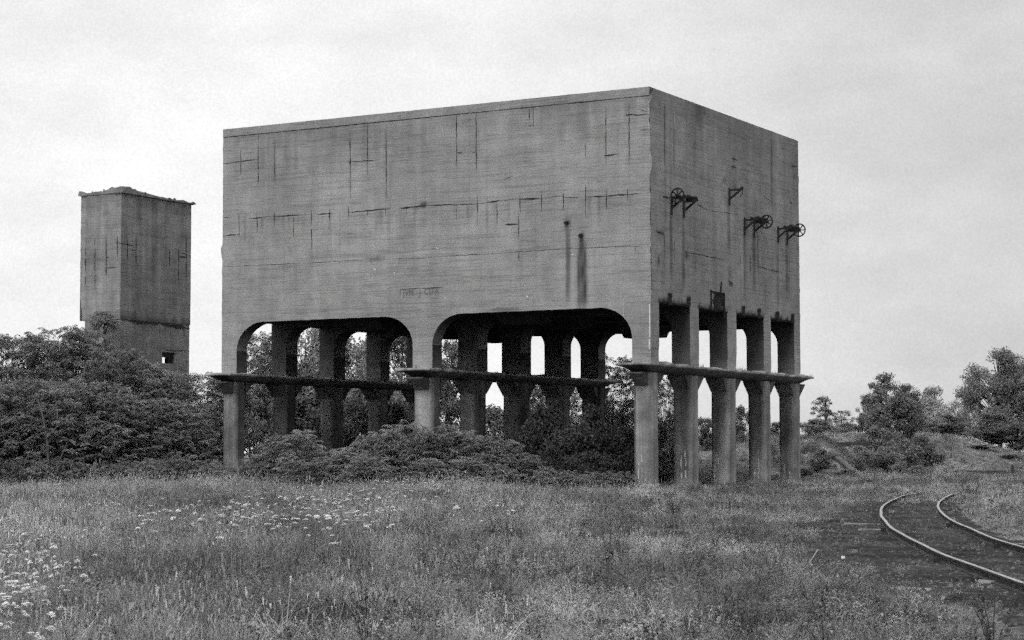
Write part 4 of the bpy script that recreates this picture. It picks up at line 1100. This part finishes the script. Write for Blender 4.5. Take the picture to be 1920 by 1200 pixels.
GN = {'n': 'white wild carrot in the near left corner', 'f': 'white wild carrot in the band before the sumac mound', 'm': 'white wild carrot left of centre'}
LN = {'n': 'white flat-topped wild carrot flower in the dense patch at the left frame edge', 'f': 'small white wild carrot flower in the scattered band before the sumac mound', 'm': 'white wild carrot flower in the thin scatter behind the left frame patch'}
def flower(px, py, h, which, sc_=1.):
    x, y = gr(px, py, h)
    if y < 8 or y > 84: return
    me = CAR[R.randrange(4)]; z = hgt(x, y)
    o = empty('wild_carrot', (x, y, z), R.uniform(0, 6.28)); w = sc_*R.choice((.6, .8, 1., 1., 1.2))*R.uniform(.85, 1.15); o.scale = (w, w, h); o.rotation_euler[0] = R.gauss(0, .14); o.rotation_euler[1] = R.gauss(0, .14)
    tag(o, LN[which], 'flower', GN[which]); link('umbel', me[0], o); link('stem', me[1], o)
for k in range(104):
    px = abs(R.gauss(0, 52)); py = R.uniform(985, 1200) if R.random() < .25 else R.gauss(1065, 45)
    flower(px, py, R.uniform(.45, .9), 'n', .46)
for k in range(16): flower(R.uniform(60, 180), R.gauss(1045, 28), R.uniform(.6, .8), 'm', .55)
for cx, cy, sx, sy, n in ((640, 935, 70, 20, 70), (450, 958, 60, 14, 40), (270, 958, 55, 12, 14), (760, 908, 30, 10, 18), (905, 950, 28, 12, 10), (560, 965, 70, 18, 24)):
    for k in range(n): flower(R.gauss(cx, sx), min(1000, max(897, R.gauss(cy, sy))), R.uniform(.5, .95), 'f', .74)

# smaller heads beyond those: too many to count, one object
b = MB()
def head(px, py, hgt_, r):
    x, y = gr(px, py, hgt_); z = hgt(x, y)+hgt_
    if not 9 < y < 82: return
    tx, ty = R.gauss(0, .15), R.gauss(0, .15); sh = R.random()
    for k in range(26):
        a = k*2.39996; q = math.sqrt((k+.5)/26)*r; ox, oy = math.cos(a)*q, math.sin(a)*q; e = r*.24; t = R.uniform(0, pi); c, d = math.cos(t)*e, math.sin(t)*e; zz = z+ox*tx+oy*ty-.3*q*q/r
        q1, q2 = R.uniform(-.5, .5)*e, R.uniform(-.5, .5)*e; b.add([(x+ox+c, y+oy+d, zz+q1), (x+ox-d, y+oy+c, zz+q2), (x+ox-c, y+oy-d, zz-q1), (x+ox+d, y+oy-c, zz-q2)], [(0, 1, 2, 3)], shade=sh)
for cx, cy, sx_, sy_, n in ((640, 938, 95, 24, 80), (460, 960, 80, 17, 42), (270, 958, 60, 14, 14), (770, 910, 45, 12, 24), (905, 950, 28, 12, 7), (560, 968, 100, 22, 28), (25, 1075, 62, 52, 75)):
    for k in range(n): head(R.gauss(cx, sx_), min(1180, max(899, R.gauss(cy, sy_))), R.uniform(.45, .85), R.uniform(.022, .040) if cx > 100 else R.uniform(.018, .032))
tag(b.build('small_carrot_heads', M_PETAL), 'many tiny white wild carrot heads among the larger ones', 'flowers', None, 'stuff')

# ------------------------------------------------------------------ single weeds that stand out of the meadow
def weed(seed, h=1., n=7, bushy=1.):
    rnd = random.Random(seed); s, f = MB(), MB()
    for i in range(n):
        a = rnd.uniform(0, 6.28); lean = rnd.uniform(.08, .45)*bushy; hh = h*rnd.uniform(.6, 1.05)
        pts = [(0, 0, -.03), (math.cos(a)*lean*.35*h, math.sin(a)*lean*.35*h, hh*.5), (math.cos(a)*lean*h, math.sin(a)*lean*h, hh)]
        s.tube(pts, [.007, .005, .002], 4)
        for k in range(9):
            t = rnd.uniform(.3, 1); p = [pts[1][q]+(pts[2][q]-pts[1][q])*(t*2-1) if t > .5 else pts[1][q]*t*2 for q in range(3)]
            b_ = rnd.uniform(0, 6.28); L = .075*h*rnd.uniform(.5, 1.3); dx, dy, dz = math.cos(b_)*L, math.sin(b_)*L, L*rnd.uniform(-.1, .9); w = L*.22
            f.add([tuple(p), (p[0]+dx*.5-math.sin(b_)*w, p[1]+dy*.5+math.cos(b_)*w, p[2]+dz*.6), (p[0]+dx, p[1]+dy, p[2]+dz), (p[0]+dx*.5+math.sin(b_)*w, p[1]+dy*.5-math.cos(b_)*w, p[2]+dz*.6)], [(0, 1, 2, 3)], shade=rnd.random())
    return f.mesh('foliage', M_WEED), s.mesh('stem', M_BARK)
WEEDS = [weed(1, 1., 9, 1.), weed(2, 1., 4, .35), weed(3, 1., 6, .7)]
for px, py, h, w, var, lab in (
  (690, 1232, .62, .75, 0, 'dark many-stemmed weed cut by the frame bottom left of centre'), (790, 1236, .5, .5, 2, 'smaller dark weed just right of the many-stemmed one at the frame bottom'),
  (1180, 1022, .75, .7, 1, 'tall dark leafy weed below the near corner pier'), (1140, 1090, .9, .9, 1, 'thin upright weed stalks in the middle of the meadow'), (1165, 1060, .8, .8, 2, 'hazy weed right of the thin upright stalks'),
  (1338, 1062, .36, .6, 1, 'small fern-like weed standing in front of the side piers'), (1290, 1082, .45, .7, 2, 'dark weed over a dark hollow left of the fern-like weed'), (1265, 975, .8, .9, 0, 'dark tuft of weed below the near corner footing'),
  (922, 1110, .75, .8, 2, 'loose twiggy weed in the middle foreground'), (955, 1052, .9, .9, 1, 'upright weed behind the twiggy one'), (1862, 1232, .62, .7, 0, 'dark twiggy weed at the lower right corner'),
  (1905, 1150, .3, .5, 2, 'low weed beside the left rail at the frame edge'), (1545, 1225, .35, .7, 0, 'low dark weed at the frame bottom right of centre'), (960, 1142, .16, .4, 2, 'small dark tuft on the bare ground in the foreground'),
  (1040, 1150, .14, .5, 0, 'flat dark tuft right of the small dark one'), (1478, 1140, .25, .3, 1, 'single dark sprig in short grass'), (640, 1060, .3, .7, 0, 'dark tuft on the bare bank edge left of centre'), (560, 1062, .3, .8, 2, 'wide dark tuft at the left end of the bare bank edge'),
  (1340, 960, .6, .8, 0, 'dark weed below the second side pier'), (830, 1072, .35, .6, 2, 'dark tuft behind the bare foreground'), (1590, 1075, .28, .4, 1, 'sprig on the edge of the cinders')):
    x, y = gr(px, py); me = WEEDS[var]
    o = empty('tall_weed', (x, y, hgt(x, y)), R.uniform(0, 6.28)); o.scale = (w, w, h); tag(o, lab, 'weed'); link('foliage', me[0], o); link('stem', me[1], o)

for k in range(46):
    px, py = R.uniform(20, 1500), R.choice((R.uniform(960, 1060), R.uniform(1000, 1190))); x, y = gr(px, py); me = WEEDS[R.choice((1, 1, 2))]
    o = empty('thin_weed', (x, y, hgt(x, y)), R.uniform(0, 6.28)); q = R.uniform(.35, .7); o.scale = (q*.8, q*.8, q if px < 1100 else q*.6)
    tag(o, 'thin dark weed stalk standing scattered over the open meadow', 'weed', 'dark weed stalks over the meadow'); link('foliage', me[0], o); link('stem', me[1], o)

# ------------------------------------------------------------------ meadow grass: uncountable, one object scattered over the ground
def tuft(kind, seed, dark=False):
    rnd = random.Random(seed); b = MB()
    def blade(x, y, a, h, lean, w, sh):
        ca, sa = math.cos(a), math.sin(a); p = []
        for t in (0, .4, .75, 1):
            d = lean*h*t*t; p.append((x+ca*d, y+sa*d, h*t*(1-.25*lean*t)))
        vs = []
        tw = rnd.uniform(0, pi)
        for t, q in zip((1, .85, .55, 0), p):
            ww = w*t*.5+.0004; vs += [(q[0]-math.sin(tw)*ww, q[1]+math.cos(tw)*ww, q[2]), (q[0]+math.sin(tw)*ww, q[1]-math.cos(tw)*ww, q[2])]
        b.add(vs, [(0, 1, 3, 2), (2, 3, 5, 4), (4, 5, 7, 6)], shade=sh)
    n = {'fine': 34, 'short': 40, 'tall': 11, 'dry': 16, 'forb': 9}[kind]; r = {'fine': .17, 'short': .2, 'tall': .16, 'dry': .15, 'forb': .16}[kind]
    for i in range(n):
        a = rnd.uniform(0, 6.28); q = r*math.sqrt(rnd.random()); x, y = math.cos(a)*q, math.sin(a)*q
        h = {'fine': .20, 'short': .085, 'tall': .40, 'dry': .24, 'forb': .20}[kind]*rnd.uniform(.4, 1.2)
        blade(x, y, rnd.uniform(0, 6.28), h, rnd.uniform(.15, 1.3 if kind != 'tall' else .6), {'fine': .0065, 'short': .008, 'tall': .005, 'dry': .005, 'forb': .006}[kind], rnd.random())
        if kind == 'tall' and rnd.random() < .3:   # seed heads
            for k in range(4):
                t = h*(.86+.035*k); b.add([(x, y, t), (x+.005, y+.004*k, t+.008), (x, y, t+.018), (x-.005, y, t+.009)], [(0, 1, 2, 3)], shade=.8)
        if kind == 'forb':
            for k in range(12):
                t = h*rnd.uniform(.15, 1.1); a2 = rnd.uniform(0, 6.28); L = rnd.uniform(.02, .045); dx, dy = math.cos(a2)*L, math.sin(a2)*L
                b.add([(x, y, t), (x+dx*.5-dy*.3, y+dy*.5+dx*.3, t+.02), (x+dx, y+dy, t+.005), (x+dx*.5+dy*.3, y+dy*.5-dx*.3, t+.02)], [(0, 1, 2, 3)], shade=.65*rnd.random())
    return b.mesh('tuft', M_DRY if kind == 'dry' else (M_WEED if dark else M_GRASS))
tufts = bpy.data.collections.new('tuft_sources')
for i, k in enumerate(('fine', 'fine', 'fine', 'short', 'short', 'tall', 'tall', 'dry', 'forb', 'forb')):
    tufts.objects.link(bpy.data.objects.new('tuft_%02d' % i, tuft(k, 200+i)))
for i, k in ((10, 'forb'), (11, 'fine')): tufts.objects.link(bpy.data.objects.new('tuft_%02d' % i, tuft(k, 220+i, True)))
pv, pr, ps, pi_ = [], [], [], []
def near_pier(x, y):
    u = (x-X0)*U[0]+(y-Y0)*U[1]; v = (x-X0)*V[0]+(y-Y0)*V[1]
    return -.05 < u < LEN and -.05 < v < WID and any(a-.05 < u < c+.05 for a, c in PU) and any(a-.05 < v < c+.05 for a, c in PV)
def scatter(d0, d1, dens, smin, smax, cap=1.12):
    hw = lambda y: .275*y*cap+6.5     # a margin on both sides of the view
    n = int((hw(d0)+hw(d1))*(d1-d0)*dens)
    for _ in range(n):
        y = R.uniform(d0, d1)
        while R.random() > hw(y)/hw(d1): y = R.uniform(d0, d1)
        x = R.uniform(-1, 1)*hw(y)
        if near_pier(x, y): continue
        pt = N(x*.22, y*.13, 5)+.7*N(x*.8, y*.45, 8); dm = x-mid_x(y) if y < 86 else 99
        lush = .42+.9*pt+.42*sm(4, -5, x-.03*y)     # taller on the left
        if y < 24: lush += .25*sm(-1.5, -3.5, x)
        # bare ground: cinders about the track, the road, worn strips
        if y < 86:
            L, r = bed_edges(y); pin = sm(L-1.1, L+1.5, x+.9*N(x*1.1, y*.8, 31))*(1-sm(r-.5, r+1.0, x+.5*N(x*1.1, y*.8, 32)))
            if abs(x-mid_x(y)) < 1.2 and y < 58: pin = max(pin, .93)
            if y > 58: pin *= max(.12, 1-.11*(y-58))
            if R.random() < pin*(.80 if x < rail_x(y)-.9 else .95): continue
        if on_road(x, y) and R.random() < .86: continue
        if in_yard(x, y) and R.random() < .6: continue
        if any(((x-a)/c)**2+((y-b_)/d)**2 < 1.1+.5*N(x*3, y*3, 4) and R.random() < e for a, b_, c, d, e in PATCH): continue
        if 4.4 < x < 6.9 and 78 < y < 83.5 and R.random() < .85: continue
        worn = max(0, N(x*.3, y*.9, 21)-.12)*3.4*sm(-7, -1, x)*(y < 48)
        if R.random() < worn*.85: continue
        if worn > .1 or (dm < 0 and dm > -6 and y < 60): lush -= .3
        trk = y < 72 and -2.2 < dm < 2.0
        c = R.random()
        if trk: lush = min(lush, .3)
        if lush < .35: k = (3, 4, 3, 8, 0)[int(c*5)]
        elif lush < .8: k = (0, 1, 2, 3, 8, 9, 7, 4)[int(c*8)]
        else: k = (0, 1, 2, 5, 6, 9, 7, 5)[int(c*8)]
        if R.random() < .05+.16*max(0, N(x*.9, y*.35, 41)): k = R.choice((10, 10, 11))
        s = R.uniform(smin, smax)*(.62+.5*min(1.2, max(0, lush)))*(1-.35*sm(74, 84, y)*(x > 1))*(.62 if trk else 1)
        pv.append((x, y, hgt(x, y)-.01)); pr.append((R.uniform(-.12, .12), R.uniform(-.12, .12), R.uniform(0, 6.28))); ps.append((s*R.uniform(.9, 1.4), s*R.uniform(.9, 1.4), s*R.uniform(.75, 1.15))); pi_.append(k)
scatter(9, 22, 75, .7, 1.15, 1.2); scatter(22, 42, 46, .75, 1.25); scatter(42, 70, 27, .85, 1.5); scatter(70, 100, 20, .9, 1.6); scatter(100, 175, 15, 1.3, 2.6)
me = bpy.data.meshes.new('grass'); me.from_pydata(pv, [], [])
for nm, L in (('rot', pr), ('scl', ps)):
    a = me.attributes.new(nm, 'FLOAT_VECTOR', 'POINT'); a.data.foreach_set('vector', [c for p in L for c in p])
a = me.attributes.new('idx', 'INT', 'POINT'); a.data.foreach_set('value', pi_)
grass = link('grass', me); tag(grass, 'rough meadow grass and weeds over the foreground', 'grass', None, 'stuff')
ng = bpy.data.node_groups.new('grass_scatter', 'GeometryNodeTree')
ng.interface.new_socket('Geometry', in_out='INPUT', socket_type='NodeSocketGeometry'); ng.interface.new_socket('Geometry', in_out='OUTPUT', socket_type='NodeSocketGeometry')
gi = ng.nodes.new('NodeGroupInput'); go = ng.nodes.new('NodeGroupOutput'); ip = ng.nodes.new('GeometryNodeInstanceOnPoints'); ci = ng.nodes.new('GeometryNodeCollectionInfo')
ci.inputs['Collection'].default_value = tufts; ci.inputs['Separate Children'].default_value = True; ci.inputs['Reset Children'].default_value = True
def na(nm, t):
    nd = ng.nodes.new('GeometryNodeInputNamedAttribute'); nd.data_type = t; nd.inputs['Name'].default_value = nm
    return next(o for o in nd.outputs if o.enabled and o.name == 'Attribute')
e2r = ng.nodes.new('FunctionNodeEulerToRotation')
ng.links.new(gi.outputs[0], ip.inputs['Points']); ng.links.new(ci.outputs[0], ip.inputs['Instance']); ip.inputs['Pick Instance'].default_value = True
ng.links.new(na('idx', 'INT'), ip.inputs['Instance Index']); ng.links.new(na('rot', 'FLOAT_VECTOR'), e2r.inputs[0]); ng.links.new(e2r.outputs[0], ip.inputs['Rotation']); ng.links.new(na('scl', 'FLOAT_VECTOR'), ip.inputs['Scale'])
ng.links.new(ip.outputs[0], go.inputs[0])
md = grass.modifiers.new('scatter', 'NODES'); md.node_group = ng
print('grass tufts', len(pv))

# loose cinders and ballast on the track bed: uncountable, one mesh
M_STONE = leafmat('ballast_stone', .10, 0., .75)
b = MB()
for k in range(9000):
    y = 14+58*R.random()**1.2; L, r = bed_edges(y); x = R.uniform(L-.5, r+.4); s = R.choice((.012, .018, .025, .025, .04))*R.uniform(.7, 1.3); z = hgt(x, y)+.022
    a = R.uniform(0, 6.28); c, d = math.cos(a)*s, math.sin(a)*s; q = s*R.uniform(.5, .9)
    b.add([(x+c, y+d, z), (x-d*.8, y+c*.8, z), (x-c, y-d, z), (x+d*.8, y-c*.8, z), (x+R.uniform(-.3, .3)*s, y+R.uniform(-.3, .3)*s, z+q)], [(0, 1, 4), (1, 2, 4), (2, 3, 4), (3, 0, 4)], shade=R.random()**2 if R.random() < .95 else 3.)
tag(b.build('gravel', M_STONE), 'loose cinders and stones strewn over the track bed', 'gravel', None, 'stuff')
# tufts and moss that have seeded on the ledges
b = MB()
for i, (ua, ub) in enumerate(PU):
    for k in range(60):
        v = R.uniform(-.7, WID+.7)
        if N(v*.7, i*3+1) < .02 or any(a-.1 < v < c+.1 for a, c in PV): continue
        u = R.uniform(ua-.3, ub+.3); x, y = X0+U[0]*u+V[0]*v, Y0+U[1]*u+V[1]*v
        for q in range(14):
            a = R.uniform(0, 6.28); hh = R.uniform(.06, .22); w = .014; dx, dy = math.cos(a), math.sin(a); ex, ey = x+R.uniform(-.12, .12), y+R.uniform(-.12, .12)
            b.add([(ex-dy*w, ey+dx*w, ZL1-.02), (ex+dy*w, ey-dx*w, ZL1-.02), (ex+dx*hh*.6, ey+dy*hh*.6, ZL1+hh)], [(0, 1, 2)], shade=R.random())
tag(b.build('ledge_grass', M_WEED), 'small tufts of grass rooted along the tower ledges', 'grass', None, 'stuff')

# ------------------------------------------------------------------ sky and sun
EL, AZ = math.radians(48), math.atan2(-.82, -.28)   # the veiled sun stands high behind the camera, to the left
sx, sy = math.cos(AZ)*math.cos(EL), math.sin(AZ)*math.cos(EL)
w = bpy.data.worlds.new('World'); sc.world = w; w.use_nodes = True; nt = w.node_tree; nt.nodes.clear(); g = G(nt)
sky = g.n('ShaderNodeTexSky', sky_type='NISHITA'); sky.sun_disc = False; sky.sun_elevation = EL; sky.sun_rotation = math.atan2(sx, sy)
bw = g.n('ShaderNodeRGBToBW'); g.l(sky.outputs[0], bw.inputs[0])
co = g.n('ShaderNodeTexCoord').outputs['Generated']
sp = g.n('ShaderNodeSeparateXYZ'); g.l(co, sp.inputs[0])
cl = g.noise(co, 5, 6, .6, (1, 1, 2.0)); cl2 = g.noise(co, 17, 5, .6, (1, 1, 2.2)); cl3 = g.noise(co, 900, 2, .8)
side = g.ramp(sp.outputs[0], -.10, .26, 9.3, 6.3)
c = g.m('MULTIPLY', side, g.ramp(cl, .32, .68, .93, 1.06)); c = g.m('MULTIPLY', c, g.ramp(cl2, .3, .7, .95, 1.045)); c = g.m('MULTIPLY', c, g.ramp(cl3, .3, .7, .93, 1.06))
mixv = g.m('ADD', g.m('MULTIPLY', bw.outputs[0], .12), g.m('MULTIPLY', c, .95))
bg = g.n('ShaderNodeBackground'); g.l(g.grey(mixv), bg.inputs[0]); bg.inputs['Strength'].default_value = .1
g.l(bg.outputs[0], g.n('ShaderNodeOutputWorld').inputs[0])
sd = bpy.data.lights.new('sun', 'SUN'); so = bpy.data.objects.new('sun', sd); COL.objects.link(so)
sd.energy = 1.5; sd.angle = math.radians(14); sd.color = (1, .995, .985)
so.rotation_euler = Vector((sx, sy, math.sin(EL))).to_track_quat('Z', 'Y').to_euler(); so.location = (sx*50, sy*50, 60)

sc.view_settings.view_transform = 'Standard'; sc.view_settings.look = 'None'; sc.view_settings.exposure = 0; sc.view_settings.gamma = 1
sc.render.engine = 'CYCLES'
sc.cycles.use_denoising = False; sc.cycles.use_adaptive_sampling = True; sc.cycles.adaptive_threshold = .16; sc.cycles.adaptive_min_samples = 12
sc.cycles.max_bounces = 4; sc.cycles.diffuse_bounces = 2
sc.render.filter_size = 1.85
